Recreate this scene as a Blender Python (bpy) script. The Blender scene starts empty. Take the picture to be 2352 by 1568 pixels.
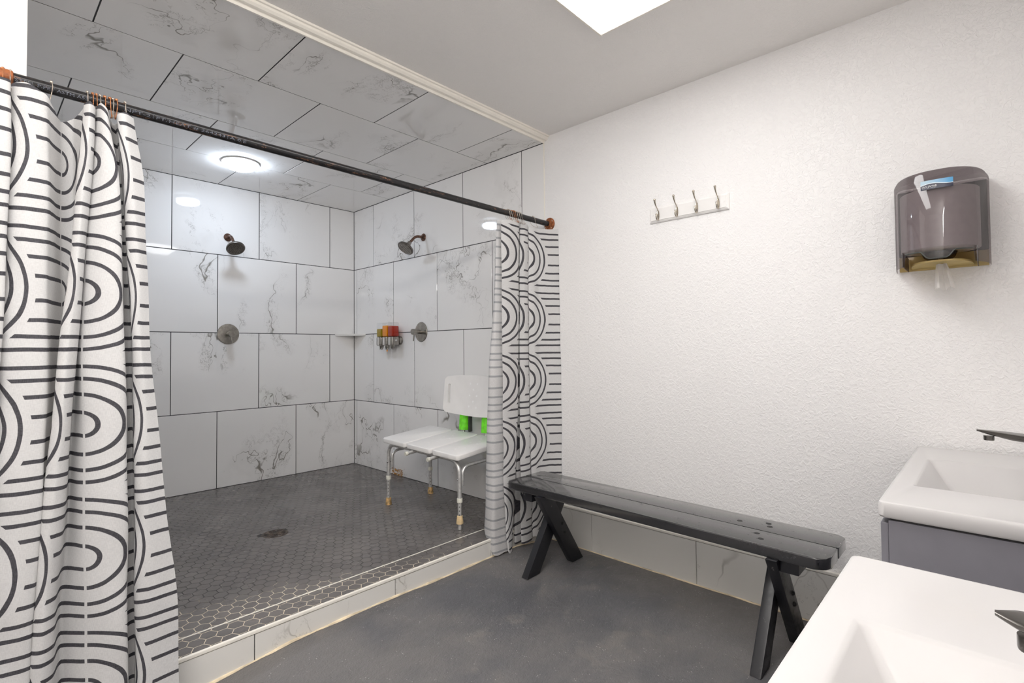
import bpy, bmesh, math, random
from mathutils import Vector, Matrix
random.seed(7)
S = bpy.context.scene
C = S.collection
PI = math.pi
# ---------------------------------------------------------------- camera, world, light, exposure
YAW, PITCH, ROLL = math.radians(46.8248), math.radians(1.4705), math.radians(-0.5111)
fw = Vector((math.sin(YAW)*math.cos(PITCH), math.cos(YAW)*math.cos(PITCH), math.sin(PITCH)))
rt = Vector((math.cos(YAW), -math.sin(YAW), 0)); up = rt.cross(fw)
r2 = rt*math.cos(ROLL) + up*math.sin(ROLL); u2 = up*math.cos(ROLL) - rt*math.sin(ROLL)
cam_d = bpy.data.cameras.new('camera'); cam = bpy.data.objects.new('camera', cam_d); C.objects.link(cam)
CAM = Vector((-2.49872, -4.38524, 1.05509))
m = Matrix((r2, u2, -fw)).transposed().to_4x4(); m.translation = CAM
cam.matrix_world = m
cam_d.sensor_width = 36; cam_d.lens = 1174.955/2352*36; cam_d.shift_y = (771.216-784)/2352
cam_d.clip_start = 0.02
S.camera = cam
w = bpy.data.worlds.new('world'); S.world = w; w.use_nodes = True
w.node_tree.nodes['Background'].inputs[0].default_value = (0.9, 0.93, 1, 1)
w.node_tree.nodes['Background'].inputs[1].default_value = 0.3
PANEL_POWER = 6.8          # radiance of the flat ceiling light in the room
SHOWER_POWER = 60.0
BAR_POWER = 42.0            # radiance of the added fill light bar        # radiance of the round shower light
S.view_settings.view_transform = 'Standard'; S.view_settings.look = 'None'
S.view_settings.exposure = 0.44; S.view_settings.gamma = 1.0; S.view_settings.use_curve_mapping = False
S.cycles.max_bounces = 10; S.cycles.diffuse_bounces = 7; S.cycles.glossy_bounces = 4
S.cycles.transparent_max_bounces = 12; S.cycles.use_denoising = True
S.cycles.sample_clamp_indirect = 6.0; S.cycles.caustics_reflective = False; S.cycles.caustics_refractive = False

# ---------------------------------------------------------------- helpers: objects
def new(name, bm, mat=None, parent=None, smooth=False, loc=None):
    me = bpy.data.meshes.new(name)
    if loc is not None: bmesh.ops.translate(bm, verts=bm.verts, vec=-Vector(loc))
    bmesh.ops.recalc_face_normals(bm, faces=bm.faces)
    if smooth:
        for f in bm.faces: f.smooth = True
    bm.to_mesh(me); bm.free()
    if smooth:
        try: me.set_sharp_from_angle(angle=math.radians(40))
        except Exception: pass
    o = bpy.data.objects.new(name, me); C.objects.link(o)
    if mat is not None:
        for x in (mat if isinstance(mat, (list, tuple)) else [mat]): me.materials.append(x)
    base = Vector(loc) if loc is not None else Vector((0, 0, 0))
    if parent is not None:
        o.parent = parent
        base = base - world_loc(parent)
    o.location = base
    return o
def world_loc(o):
    v = o.location.copy()
    while o.parent is not None:
        o = o.parent; v += o.location
    return v
def tag(o, label=None, cat=None, group=None, kind=None):
    if label: o['label'] = label
    if cat: o['category'] = cat
    if group: o['group'] = group
    if kind: o['kind'] = kind
    return o
def thing(name, label, cat, loc=(0, 0, 0), group=None):
    o = bpy.data.objects.new(name, None); C.objects.link(o); o.location = loc
    o.empty_display_size = 0.05
    return tag(o, label, cat, group)
def struct(name, bm, mat, **k):
    return tag(new(name, bm, mat, **k), kind='structure')
def copy_tree(o, parent=None):
    c = o.copy(); C.objects.link(c)
    if parent is not None: c.parent = parent
    for ch in list(o.children): copy_tree(ch, c)
    return c

# ---------------------------------------------------------------- helpers: shapes
def box(bm, x0, x1, y0, y1, z0, z1, bev=0, seg=2):
    x0, x1 = min(x0, x1), max(x0, x1); y0, y1 = min(y0, y1), max(y0, y1); z0, z1 = min(z0, z1), max(z0, z1)
    r = bmesh.ops.create_cube(bm, size=1)
    vs = r['verts']
    for v in vs:
        v.co = Vector(((x0+x1)/2 + v.co.x*(x1-x0), (y0+y1)/2 + v.co.y*(y1-y0), (z0+z1)/2 + v.co.z*(z1-z0)))
    if bev:
        es = list({e for v in vs for e in v.link_edges})
        bmesh.ops.bevel(bm, geom=es, offset=bev, segments=seg, profile=0.6, affect='EDGES')
    return bm
def B(*a, **k): return box(bmesh.new(), *a, **k)
def frame_of(axis):
    a = Vector(axis).normalized()
    t = Vector((0, 0, 1)) if abs(a.z) < 0.9 else Vector((1, 0, 0))
    p = a.cross(t).normalized(); return p, a.cross(p).normalized(), a
def lathe(bm, prof, org, axis=(0, 0, 1), n=24):
    """prof: list of (radius, height along axis)"""
    p, q, a = frame_of(axis); org = Vector(org); rings = []
    for r, h in prof:
        if r < 1e-6: rings.append([bm.verts.new(org + a*h)])
        else: rings.append([bm.verts.new(org + a*h + p*(r*math.cos(2*PI*i/n)) + q*(r*math.sin(2*PI*i/n))) for i in range(n)])
    for A, Bq in zip(rings, rings[1:]):
        for i in range(n):
            j = (i+1) % n
            if len(A) == 1 and len(Bq) == 1: continue
            if len(A) == 1: bm.faces.new((A[0], Bq[i], Bq[j]))
            elif len(Bq) == 1: bm.faces.new((A[i], A[j], Bq[0]))
            else: bm.faces.new((A[i], A[j], Bq[j], Bq[i]))
    for R in (rings[0], rings[-1]):
        if len(R) > 1:
            try: bm.faces.new(R)
            except ValueError: pass
    return bm
def smooth_path(pts, rad=0.03, n=6):
    """round the corners of a polyline"""
    P = [Vector(p) for p in pts]; out = [P[0]]
    for a, b, c in zip(P, P[1:], P[2:]):
        r = min(rad, (b-a).length*0.49, (c-b).length*0.49)
        s = b + (a-b).normalized()*r; e = b + (c-b).normalized()*r
        for i in range(n+1):
            t = i/n; out.append(s*(1-t)**2 + b*2*t*(1-t) + e*t*t)
    out.append(P[-1]); return out
def tube(bm, pts, r, n=10, closed=False, cap=True):
    P = [Vector(p) for p in pts]; N = len(P)
    rs = r if isinstance(r, (list, tuple)) else [r]*N
    rings = []; prev = None
    for i, p in enumerate(P):
        if closed: d = P[(i+1) % N] - P[i-1]
        else: d = P[min(i+1, N-1)] - P[max(i-1, 0)]
        if d.length < 1e-9: d = Vector((0, 0, 1))
        d.normalize()
        if prev is None: x, y, _ = frame_of(d)
        else:
            x = prev - d*prev.dot(d)
            x = x.normalized() if x.length > 1e-6 else frame_of(d)[0]
            y = d.cross(x)
        prev = x
        rings.append([bm.verts.new(p + x*(rs[i]*math.cos(2*PI*k/n)) + y*(rs[i]*math.sin(2*PI*k/n))) for k in range(n)])
    pairs = list(zip(rings, rings[1:])) + ([(rings[-1], rings[0])] if closed else [])
    for A, Bq in pairs:
        for k in range(n):
            j = (k+1) % n; bm.faces.new((A[k], A[j], Bq[j], Bq[k]))
    if cap and not closed:
        bm.faces.new(rings[0]); bm.faces.new(rings[-1])
    return bm
def prism(bm, poly, ax, h0, h1):
    """extrude a 2-D polygon (list of pairs) along axis ax (0,1,2)"""
    def P(a, b, h): return {0: (h, a, b), 1: (a, h, b), 2: (a, b, h)}[ax]
    lo = [bm.verts.new(P(a, b, h0)) for a, b in poly]; hi = [bm.verts.new(P(a, b, h1)) for a, b in poly]
    n = len(poly)
    bm.faces.new(lo); bm.faces.new(hi)
    for i in range(n): bm.faces.new((lo[i], lo[(i+1) % n], hi[(i+1) % n], hi[i]))
    return bm
def bevel_all(bm, off, seg=2):
    bmesh.ops.bevel(bm, geom=list(bm.edges), offset=off, segments=seg, profile=0.6, affect='EDGES', clamp_overlap=True); return bm
def ball(bm, c, r, n=10):
    return lathe(bm, [(max(1e-7, r*math.sin(PI*i/8)) if 0 < i < 8 else 0, -r*math.cos(PI*i/8)) for i in range(9)], c, n=n)

# ---------------------------------------------------------------- helpers: materials
class NT:
    def __init__(s, name):
        s.m = bpy.data.materials.new(name); s.m.use_nodes = True; s.t = s.m.node_tree; s.t.nodes.clear()
        s.out = s.n('ShaderNodeOutputMaterial')
    def n(s, t, **k):
        nd = s.t.nodes.new(t)
        for a, v in k.items(): setattr(nd, a, v)
        return nd
    def set(s, sock, v):
        if isinstance(v, bpy.types.NodeSocket): s.t.links.new(v, sock)
        elif v is not None:
            if isinstance(v, (tuple, list)) and len(v) == 3 and sock.type == 'RGBA': v = (*v, 1)
            sock.default_value = v
    def math(s, op, a, b=None, c=None, clamp=False):
        nd = s.n('ShaderNodeMath', operation=op, use_clamp=clamp)
        for i, v in enumerate((a, b, c)):
            if v is not None: s.set(nd.inputs[i], v)
        return nd.outputs[0]
    def vmath(s, op, a, b=None, scale=None):
        nd = s.n('ShaderNodeVectorMath', operation=op); s.set(nd.inputs[0], a)
        if b is not None: s.set(nd.inputs[1], b)
        if scale is not None: s.set(nd.inputs[3], scale)
        return nd.outputs[0]
    def noise(s, vec, scale, detail=3, rough=0.5, dist=0.0, out=0):
        nd = s.n('ShaderNodeTexNoise'); s.set(nd.inputs['Vector'], vec)
        nd.inputs['Scale'].default_value = scale; nd.inputs['Detail'].default_value = detail
        nd.inputs['Roughness'].default_value = rough; nd.inputs['Distortion'].default_value = dist
        return nd.outputs[out]
    def ramp(s, v, lo, hi, a=0.0, b=1.0):
        nd = s.n('ShaderNodeMapRange', interpolation_type='SMOOTHSTEP'); s.set(nd.inputs[0], v)
        for i, x in enumerate((lo, hi, a, b)): s.set(nd.inputs[i+1], x)
        return nd.outputs[0]
    def mix(s, f, a, b):
        nd = s.n('ShaderNodeMix', data_type='RGBA'); s.set(nd.inputs[0], f); s.set(nd.inputs[6], a); s.set(nd.inputs[7], b)
        return nd.outputs[2]
    def obj(s): return s.n('ShaderNodeTexCoord').outputs['Object']
    def pos(s): return s.n('ShaderNodeNewGeometry').outputs['Position']
    def bump(s, h, strength=0.3, dist=0.002):
        nd = s.n('ShaderNodeBump'); s.set(nd.inputs['Height'], h); nd.inputs['Strength'].default_value = strength
        nd.inputs['Distance'].default_value = dist; return nd.outputs[0]
    def pbr(s, col, rough=0.5, metal=0.0, normal=None, **k):
        b = s.n('ShaderNodeBsdfPrincipled'); s.set(b.inputs['Base Color'], col); s.set(b.inputs['Roughness'], rough)
        s.set(b.inputs['Metallic'], metal)
        if normal is not None: s.set(b.inputs['Normal'], normal)
        for a, v in k.items(): s.set(b.inputs[a.replace('_', ' ')], v)
        s.t.links.new(b.outputs[0], s.out.inputs[0]); return b
def plain(name, col, rough=0.5, metal=0.0, var=0.06, scale=30, bump=0.0, **k):
    t = NT(name); nz = t.noise(t.obj(), scale, 4)
    f = t.ramp(nz, 0.3, 0.7)
    c2 = tuple(max(0, x*(1-var)) for x in col); c1 = tuple(min(1, x*(1+var)) for x in col)
    t.pbr(t.mix(f, c2, c1), rough, metal, t.bump(nz, bump, 0.001) if bump else None, **k)
    return t.m
# ---------------------------------------------------------------- materials
def marble(name, base=(0.85, 0.835, 0.82), vein=(0.215, 0.197, 0.17), rough=0.035, amount=1.0, warp_k=0.55):
    t = NT(name)
    rnd = t.n('ShaderNodeObjectInfo').outputs['Random']
    off = t.n('ShaderNodeCombineXYZ')
    t.set(off.inputs[0], t.math('MULTIPLY', rnd, 91.7)); t.set(off.inputs[1], t.math('MULTIPLY', rnd, 57.3)); t.set(off.inputs[2], t.math('MULTIPLY', rnd, 23.9))
    p = t.vmath('ADD', t.obj(), off.outputs[0])
    warp = t.vmath('SUBTRACT', t.noise(p, 2.2, 4, 0.55, out=1), (0.5, 0.5, 0.5))
    pw = t.vmath('ADD', p, t.vmath('SCALE', warp, scale=warp_k))
    mp = t.n('ShaderNodeMapping'); mp.inputs['Rotation'].default_value = (0.6, 0.75, 0.6); mp.inputs['Scale'].default_value = (1.0, 0.33, 0.36)
    t.set(mp.inputs[0], pw); q = mp.outputs[0]
    big = t.math('ABSOLUTE', t.math('SUBTRACT', t.noise(q, 2.0, 4, 0.52), 0.5))
    width = t.ramp(t.noise(p, 3.0, 2), 0.50, 0.78, 0.0025, 0.020)
    v1 = t.ramp(big, width, 0.0)
    fine_p = t.vmath('ADD', q, t.vmath('SCALE', t.vmath('SUBTRACT', t.noise(p, 14, 4, 0.65, out=1), (0.5, 0.5, 0.5)), scale=0.16))
    fine = t.math('ABSOLUTE', t.math('SUBTRACT', t.noise(fine_p, 5.0, 5, 0.6), 0.5))
    v2 = t.math('MULTIPLY', t.ramp(fine, 0.016, 0.0), t.ramp(big, 0.085, 0.01))
    patch = t.ramp(t.noise(p, 2.6, 2), 0.44, 0.60)
    v = t.math('MULTIPLY', t.math('MAXIMUM', t.math('MULTIPLY', v1, 0.95), t.math('MULTIPLY', v2, 0.62)), patch)
    haze = t.math('MULTIPLY', t.ramp(big, 0.07, 0.0), t.math('MULTIPLY', patch, 0.10))
    v = t.math('MULTIPLY', t.math('MAXIMUM', v, haze), amount, clamp=True)
    col = t.mix(v, base, vein)
    wave = t.noise(t.pos(), 2.3, 1)
    t.pbr(col, rough, 0, t.bump(wave, 0.12, 0.02), Specular_IOR_Level=0.5)
    return t.m
M = {}
M['marble'] = marble('marble_tile')
M['marble_low'] = marble('marble_tile_curb', base=(0.76, 0.74, 0.70), amount=0.6, rough=0.16, warp_k=0.25)
M['grout'] = plain('dark_grout', (0.035, 0.033, 0.035), 0.8)
# hex grout: dirty dark inside, cleaner cream near the entrance
t = NT('hex_grout'); p = t.pos(); sp = t.n('ShaderNodeSeparateXYZ'); t.set(sp.inputs[0], p)
k = t.math('ADD', t.math('MULTIPLY', sp.outputs[0], -0.35), t.math('MULTIPLY', sp.outputs[1], -1.0))
k = t.math('ADD', k, t.math('MULTIPLY', t.noise(p, 9, 4, 0.65), 0.55))
t.pbr(t.mix(t.ramp(k, 2.80, 2.94), (0.035, 0.031, 0.03), (0.66, 0.57, 0.45)), 0.75); M['hexgrout'] = t.m
t = NT('hex_tile_slate'); rnd = t.n('ShaderNodeObjectInfo').outputs['Random']
nz = t.noise(t.pos(), 3.0, 4, 0.6)
c = t.mix(t.ramp(nz, 0.35, 0.65), (0.120, 0.108, 0.102), (0.160, 0.145, 0.136))
c = t.mix(t.math('MULTIPLY', rnd, 0.35), c, (0.10, 0.092, 0.092))
t.pbr(c, t.ramp(t.noise(t.pos(), 5, 3), 0.35, 0.7, 0.20, 0.36), 0, t.bump(t.noise(t.pos(), 60, 3), 0.08, 0.001)); M['hex'] = t.m
def wall_mat(name, col, s1, strength):
    t = NT(name); p = t.pos()
    a = t.noise(p, s1, 4, 0.6, 1.2); b = t.noise(p, s1*2.7, 3, 0.6)
    h = t.math('ADD', t.ramp(a, 0.42, 0.62), t.math('MULTIPLY', b, 0.35))
    t.pbr(col, 0.52, 0, t.bump(h, strength, 0.0035)); return t.m
M['wall'] = wall_mat('knockdown_white_paint', (0.875, 0.86, 0.85), 50, 0.45)
M['ceil'] = wall_mat('ceiling_paint', (0.89, 0.865, 0.84), 65, 0.32)
M['trim'] = plain('cream_trim', (0.88, 0.84, 0.76), 0.4, var=0.03, scale=8)
M['caulk'] = plain('old_caulk', (0.74, 0.62, 0.44), 0.6, var=0.25, scale=14)
# room floor: painted concrete, worn and speckled
t = NT('painted_concrete'); p = t.pos()
big = t.noise(p, 1.6, 5, 0.6); med = t.noise(p, 6, 4, 0.6); gr = t.noise(p, 160, 3, 0.7)
c = t.mix(t.ramp(big, 0.38, 0.64), (0.105, 0.105, 0.113), (0.165, 0.156, 0.153))
c = t.mix(t.math('MULTIPLY', t.ramp(med, 0.56, 0.72), 0.45), c, (0.23, 0.21, 0.19))
vo = t.n('ShaderNodeTexVoronoi'); t.set(vo.inputs['Vector'], p); vo.inputs['Scale'].default_value = 85
spk = t.math('MULTIPLY', t.ramp(vo.outputs['Distance'], 0.22, 0.08), t.ramp(t.noise(p, 17, 4), 0.53, 0.60))
c = t.mix(t.math('MULTIPLY', spk, 0.7), c, (0.62, 0.60, 0.56))
t.pbr(c, t.ramp(med, 0.35, 0.7, 0.30, 0.52), 0, t.bump(t.math('ADD', gr, t.math('MULTIPLY', t.noise(p, 45, 3), 1.5)), 0.7, 0.0035)); M['floor'] = t.m
# black gloss painted wood with scuffs
t = NT('black_gloss_paint'); p = t.obj(); mp = t.n('ShaderNodeMapping'); mp.inputs['Scale'].default_value = (30, 3, 30); t.set(mp.inputs[0], p)
g = t.noise(mp.outputs[0], 3, 4); sc = t.noise(p, 26, 5, 0.75)
c = t.mix(t.math('MULTIPLY', t.ramp(sc, 0.70, 0.78), 0.6), (0.012, 0.012, 0.014), (0.15, 0.14, 0.14))
t.pbr(c, t.ramp(sc, 0.45, 0.85, 0.17, 0.45), 0, t.bump(t.math('ADD', g, t.math('MULTIPLY', sc, 0.4)), 0.16, 0.0012), Specular_IOR_Level=0.35, Coat_Weight=1.0, Coat_Roughness=0.14, Coat_IOR=1.78); M['black'] = t.m
t = NT('black_leg_paint'); p = t.obj(); sc = t.noise(p, 34, 5, 0.75)
t.pbr(t.mix(t.math('MULTIPLY', t.ramp(sc, 0.63, 0.72), 0.7), (0.013, 0.013, 0.016), (0.20, 0.19, 0.18)), t.ramp(sc, 0.4, 0.8, 0.30, 0.55), 0, t.bump(sc, 0.2, 0.0012)); M['black_leg'] = t.m
M['dark_back'] = plain('dark_smoke_back', (0.10, 0.09, 0.085), 0.4)
M['black_dent'] = plain('dent_paint', (0.006, 0.006, 0.006), 0.5)
M['alu'] = plain('aluminium_tube', (0.72, 0.71, 0.69), 0.36, 0.65, var=0.12, scale=60)
M['plastic'] = plain('white_plastic', (0.84, 0.82, 0.80), 0.33, var=0.03, scale=7, bump=0.02)
M['plastic_hi'] = plain('moulded_plastic_rim', (0.92, 0.91, 0.90), 0.3, var=0.02)
M['plastic_cap'] = plain('ivory_plastic', (0.80, 0.78, 0.68), 0.4)
M['hole'] = plain('dark_hole', (0.015, 0.015, 0.015), 0.7)
M['rubber'] = plain('stained_rubber', (0.62, 0.40, 0.17), 0.65, var=0.55, scale=40)
M['rubber_clean'] = plain('tan_rubber', (0.76, 0.57, 0.32), 0.65, var=0.15, scale=40)
M['green'] = plain('lime_green_sleeve', (0.16, 0.72, 0.02), 0.45, var=0.2, scale=30)
M['darkgrey'] = plain('dark_grey_plastic', (0.05, 0.055, 0.05), 0.5)
M['bronze'] = plain('brushed_gunmetal', (0.20, 0.185, 0.17), 0.33, 1.0, var=0.25, scale=40)
M['bronze_rust'] = plain('aged_bronze', (0.17, 0.10, 0.075), 0.35, 0.9, var=0.5, scale=60)
M['drain'] = plain('dark_bronze_drain', (0.10, 0.075, 0.06), 0.4, 0.85, var=0.4, scale=60)
M['nickel'] = plain('brushed_nickel', (0.34, 0.32, 0.29), 0.30, 1.0, var=0.15, scale=50)
M['hook'] = plain('satin_nickel_hook', (0.60, 0.54, 0.46), 0.22, 1.0, var=0.1)
M['chrome'] = plain('chrome', (0.70, 0.69, 0.68), 0.12, 1.0, var=0.05)
M['gun'] = plain('faucet_gunmetal', (0.16, 0.15, 0.14), 0.26, 1.0, var=0.1)
M['ceramic'] = plain('white_ceramic', (0.61, 0.594, 0.587), 0.14, var=0.01, scale=3)
M['cabinet'] = plain('grey_cabinet_laminate', (0.205, 0.198, 0.225), 0.42, var=0.08, scale=5)
M['cabinet_gap'] = plain('cabinet_shadow_gap', (0.05, 0.045, 0.045), 0.6)
M['white_print'] = plain('white_ink', (0.75, 0.75, 0.75), 0.6)
M['pipe_print'] = plain('pipe_ink', (0.13, 0.14, 0.17), 0.6, var=0.5, scale=300)
# black steel pipe with rusty patches
def pipe_mat(name, rust_lo, rust_hi):
    t = NT(name); p = t.pos()
    mp = t.n('ShaderNodeMapping'); mp.inputs['Scale'].default_value = (9, 60, 60); t.set(mp.inputs[0], p)
    a = t.noise(mp.outputs[0], 1.4, 5, 0.7); b = t.noise(p, 160, 3, 0.7)
    f = t.math('MULTIPLY', t.ramp(a, rust_lo, rust_hi), t.ramp(b, 0.35, 0.6))
    c = t.mix(f, (0.022, 0.021, 0.022), (0.33, 0.135, 0.05))
    t.pbr(c, t.math('ADD', t.math('MULTIPLY', f, 0.35), 0.26), 0.35, t.bump(b, 0.2, 0.0008)); return t.m
M['pipe'] = pipe_mat('black_steel_pipe', 0.56, 0.70)
M['rust'] = plain('rust', (0.27, 0.085, 0.028), 0.6, 0.25, var=0.4, scale=70, bump=0.2)
M['ring_rust'] = plain('rusty_wire', (0.45, 0.19, 0.085), 0.45, 0.6, var=0.4, scale=120)
M['ring_steel'] = plain('steel_wire', (0.66, 0.58, 0.50), 0.28, 0.95, var=0.3, scale=120)
def emitter(name, col, power):
    t = NT(name); e = t.n('ShaderNodeEmission'); e.inputs[0].default_value = (*col, 1); e.inputs[1].default_value = power
    t.t.links.new(e.outputs[0], t.out.inputs[0]); return t.m
M['panel'] = emitter('panel_diffuser', (1.0, 0.985, 0.97), PANEL_POWER)
M['bar'] = emitter('fill_light_diffuser', (1.0, 0.972, 0.94), BAR_POWER)
M['lamp'] = emitter('shower_lamp_diffuser', (0.74, 0.85, 1.0), SHOWER_POWER)
# see-through plastics: tinted clear sheet with a glossy surface
def clear(name, tint, gloss=0.06, haze=0.0, hazecol=(0.5, 0.5, 0.5), rough=0.05):
    t = NT(name); tr = t.n('ShaderNodeBsdfTransparent'); tr.inputs[0].default_value = (*tint, 1)
    df = t.n('ShaderNodeBsdfDiffuse'); df.inputs[0].default_value = (*hazecol, 1)
    gl = t.n('ShaderNodeBsdfGlossy'); gl.inputs['Roughness'].default_value = rough
    m1 = t.n('ShaderNodeMixShader'); m1.inputs[0].default_value = haze
    t.t.links.new(tr.outputs[0], m1.inputs[1]); t.t.links.new(df.outputs[0], m1.inputs[2])
    fr = t.n('ShaderNodeLayerWeight'); fr.inputs[0].default_value = 0.25
    m2 = t.n('ShaderNodeMixShader'); t.set(m2.inputs[0], t.math('ADD', t.math('MULTIPLY', fr.outputs['Facing'], 0.22), gloss, clamp=True))
    t.t.links.new(m1.outputs[0], m2.inputs[1]); t.t.links.new(gl.outputs[0], m2.inputs[2])
    t.t.links.new(m2.outputs[0], t.out.inputs[0]); return t.m
M['smoke'] = clear('smoke_plastic', (0.47, 0.43, 0.44), 0.05, 0.08, (0.16, 0.14, 0.145))
M['amber'] = clear('amber_plastic', (0.80, 0.66, 0.32), 0.03, 0.6, (0.80, 0.64, 0.28))
M['bottle'] = clear('clear_bottle', (0.96, 0.965, 0.97), 0.015, 0.0, (0.8, 0.8, 0.8))
M['liq_green'] = clear('olive_soap', (0.62, 0.50, 0.03), 0.03, 0.6, (0.50, 0.36, 0.01))
M['liq_orange'] = clear('orange_soap', (0.9, 0.40, 0.03), 0.03, 0.85, (0.95, 0.33, 0.01))
M['liq_red'] = clear('red_soap', (0.75, 0.05, 0.015), 0.015, 0.6, (0.52, 0.03, 0.008))
M['paper'] = plain('white_paper', (0.86, 0.84, 0.82), 0.8, var=0.03, scale=40, bump=0.1)
# curtain print: half circles and dashes, marked in fabric metres through the uv map
W_, P_, R_ = 0.37, 0.385, 0.187
t = NT('printed_curtain_fabric'); uv = t.n('ShaderNodeUVMap').outputs[0]
wob = t.vmath('SCALE', t.vmath('SUBTRACT', t.noise(uv, 11, 2, out=1), (0.5, 0.5, 0.5)), scale=0.006)
sp = t.n('ShaderNodeSeparateXYZ'); t.set(sp.inputs[0], t.vmath('ADD', uv, wob))
uu = t.math('FLOORED_MODULO', sp.outputs[0], W_)
vv = t.math('SUBTRACT', t.math('FLOORED_MODULO', sp.outputs[1], P_), P_/2)
av = t.math('ABSOLUTE', vv)
rr = t.math('SQRT', t.math('ADD', t.math('MULTIPLY', uu, uu), t.math('MULTIPLY', vv, vv)))
edge = 0.0007; half = 0.0056
ink = None
inside = t.math('LESS_THAN', rr, 0.178)
arcs = None; lines = None
for r in (0.034, 0.087, 0.1325, 0.168):
    a = t.ramp(t.math('ABSOLUTE', t.math('SUBTRACT', rr, r)), half+edge, half-edge)
    l = t.ramp(t.math('ABSOLUTE', t.math('SUBTRACT', av, r)), half+edge, half-edge)
    arcs = a if arcs is None else t.math('MAXIMUM', arcs, a)
    lines = l if lines is None else t.math('MAXIMUM', lines, l)
arcs = t.math('MULTIPLY', arcs, t.math('MULTIPLY', inside, t.math('GREATER_THAN', uu, 0.004)))
lines = t.math('MULTIPLY', lines, t.math('MULTIPLY', t.math('GREATER_THAN', rr, 0.193), t.math('LESS_THAN', uu, W_-0.004)))
ink = t.math('MAXIMUM', arcs, lines)
back = t.n('ShaderNodeNewGeometry').outputs['Backfacing']
ink = t.math('MULTIPLY', ink, t.math('SUBTRACT', 1.0, t.math('MULTIPLY', back, 0.45)))
wmp = t.n('ShaderNodeMapping'); wmp.inputs['Scale'].default_value = (90, 900, 1); t.set(wmp.inputs[0], uv)
wmp2 = t.n('ShaderNodeMapping'); wmp2.inputs['Scale'].default_value = (900, 90, 1); t.set(wmp2.inputs[0], uv)
weave = t.math('ADD', t.noise(wmp.outputs[0], 1, 2), t.noise(wmp2.outputs[0], 1, 2))
inkc = t.mix(t.ramp(weave, 0.8, 1.25), (0.040, 0.038, 0.045), (0.085, 0.082, 0.092))
inkc = t.mix(back, inkc, (0.14, 0.15, 0.19))
cloth = t.mix(t.ramp(weave, 0.8, 1.2), (0.63, 0.62, 0.613), (0.72, 0.709, 0.70))
col = t.mix(ink, cloth, inkc)
pb = t.pbr(col, 0.75, 0, t.bump(weave, 0.12, 0.0006))
tl = t.n('ShaderNodeBsdfTranslucent'); t.set(tl.inputs[0], col)
mx = t.n('ShaderNodeMixShader'); mx.inputs[0].default_value = 0.22
t.t.links.new(pb.outputs[0], mx.inputs[1]); t.t.links.new(tl.outputs[0], mx.inputs[2]); t.t.links.new(mx.outputs[0], t.out.inputs[0])
M['curtain'] = t.m
t = NT('rust_stain'); nz = t.noise(t.obj(), 60, 4, 0.7); d = t.n('ShaderNodeBsdfDiffuse'); d.inputs[0].default_value = (0.50, 0.24, 0.05, 1)
tr = t.n('ShaderNodeBsdfTransparent'); ms = t.n('ShaderNodeMixShader'); t.set(ms.inputs[0], t.ramp(nz, 0.46, 0.62))
t.t.links.new(tr.outputs[0], ms.inputs[1]); t.t.links.new(d.outputs[0], ms.inputs[2]); t.t.links.new(ms.outputs[0], t.out.inputs[0]); M['stain'] = t.m
# towel dispenser sticker
t = NT('dispenser_sticker'); uv = t.n('ShaderNodeUVMap').outputs[0]; sp = t.n('ShaderNodeSeparateXYZ'); t.set(sp.inputs[0], uv)
wv = t.math('ADD', 0.50, t.math('MULTIPLY', t.math('SINE', t.math('MULTIPLY', t.math('SUBTRACT', sp.outputs[0], 0.06), 5.6)), 0.11))
d = t.math('SUBTRACT', sp.outputs[1], wv)
c = t.mix(t.ramp(sp.outputs[0], 0, 1), (0.42, 0.56, 0.66), (0.10, 0.34, 0.60))
c = t.mix(t.ramp(d, 0.09, 0.05), c, (0.75, 0.82, 0.84)); c = t.mix(t.math('LESS_THAN', d, 0.0), c, (0.035, 0.038, 0.065))
t.pbr(c, 0.3); M['sticker'] = t.m
# ---------------------------------------------------------------- the room shell
FZ = -0.12                 # room floor; the shower floor is z = 0
ZC, ZS = 2.40, 2.366       # room ceiling, tiled shower ceiling
YF = -2.333                # front plane of the shower
XL, YB = -4.6, -4.68      # left wall and the wall behind the basins
SL = -2.402                # left wall of the shower
def floor_z(x, y):
    d = max(0.0, min(1.0, (y + 2.62)/0.25))                      # the slab rises a little towards the curb
    r = max(0.0, min(1.0, (x + 1.95)/0.35)) * max(0.0, min(1.0, (-0.05 - x)/0.25))
    return FZ + 0.034*d*d*(3-2*d)*r + 0.002*math.sin(5*x+2*y)
bm = bmesh.new(); NX, NY = 64, 48
gv = [[bm.verts.new((XL+(0.05-XL)*i/NX, YB+(-2.25-YB)*j/NY, floor_z(XL+(0.05-XL)*i/NX, YB+(-2.25-YB)*j/NY))) for j in range(NY+1)] for i in range(NX+1)]
for i in range(NX):
    for j in range(NY): bm.faces.new((gv[i][j], gv[i+1][j], gv[i+1][j+1], gv[i][j+1]))
r = bmesh.ops.extrude_face_region(bm, geom=list(bm.faces))
bmesh.ops.translate(bm, verts=[v for v in r['geom'] if isinstance(v, bmesh.types.BMVert)], vec=(0, 0, -0.1))
flo = struct('floor', bm, M['floor'], smooth=True); tag(flo, 'dark grey painted concrete floor with worn speckled patches', 'floor')
tag(struct('wall_right', B(0, 0.12, YB-0.1, YF, FZ-0.05, ZC+0.05), M['wall']), 'white textured wall behind the bench and paper towel dispenser', 'wall')
tag(struct('wall_front', B(XL-0.1, 0.12, YB-0.12, YB, FZ-0.05, ZC+0.05), M['wall']), 'white textured wall behind the two basins', 'wall')
tag(struct('wall_left', B(XL-0.12, XL, YB-0.1, YF+0.1, FZ-0.05, ZC+0.05), M['wall']), 'white textured wall on the left of the room', 'wall')
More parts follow.
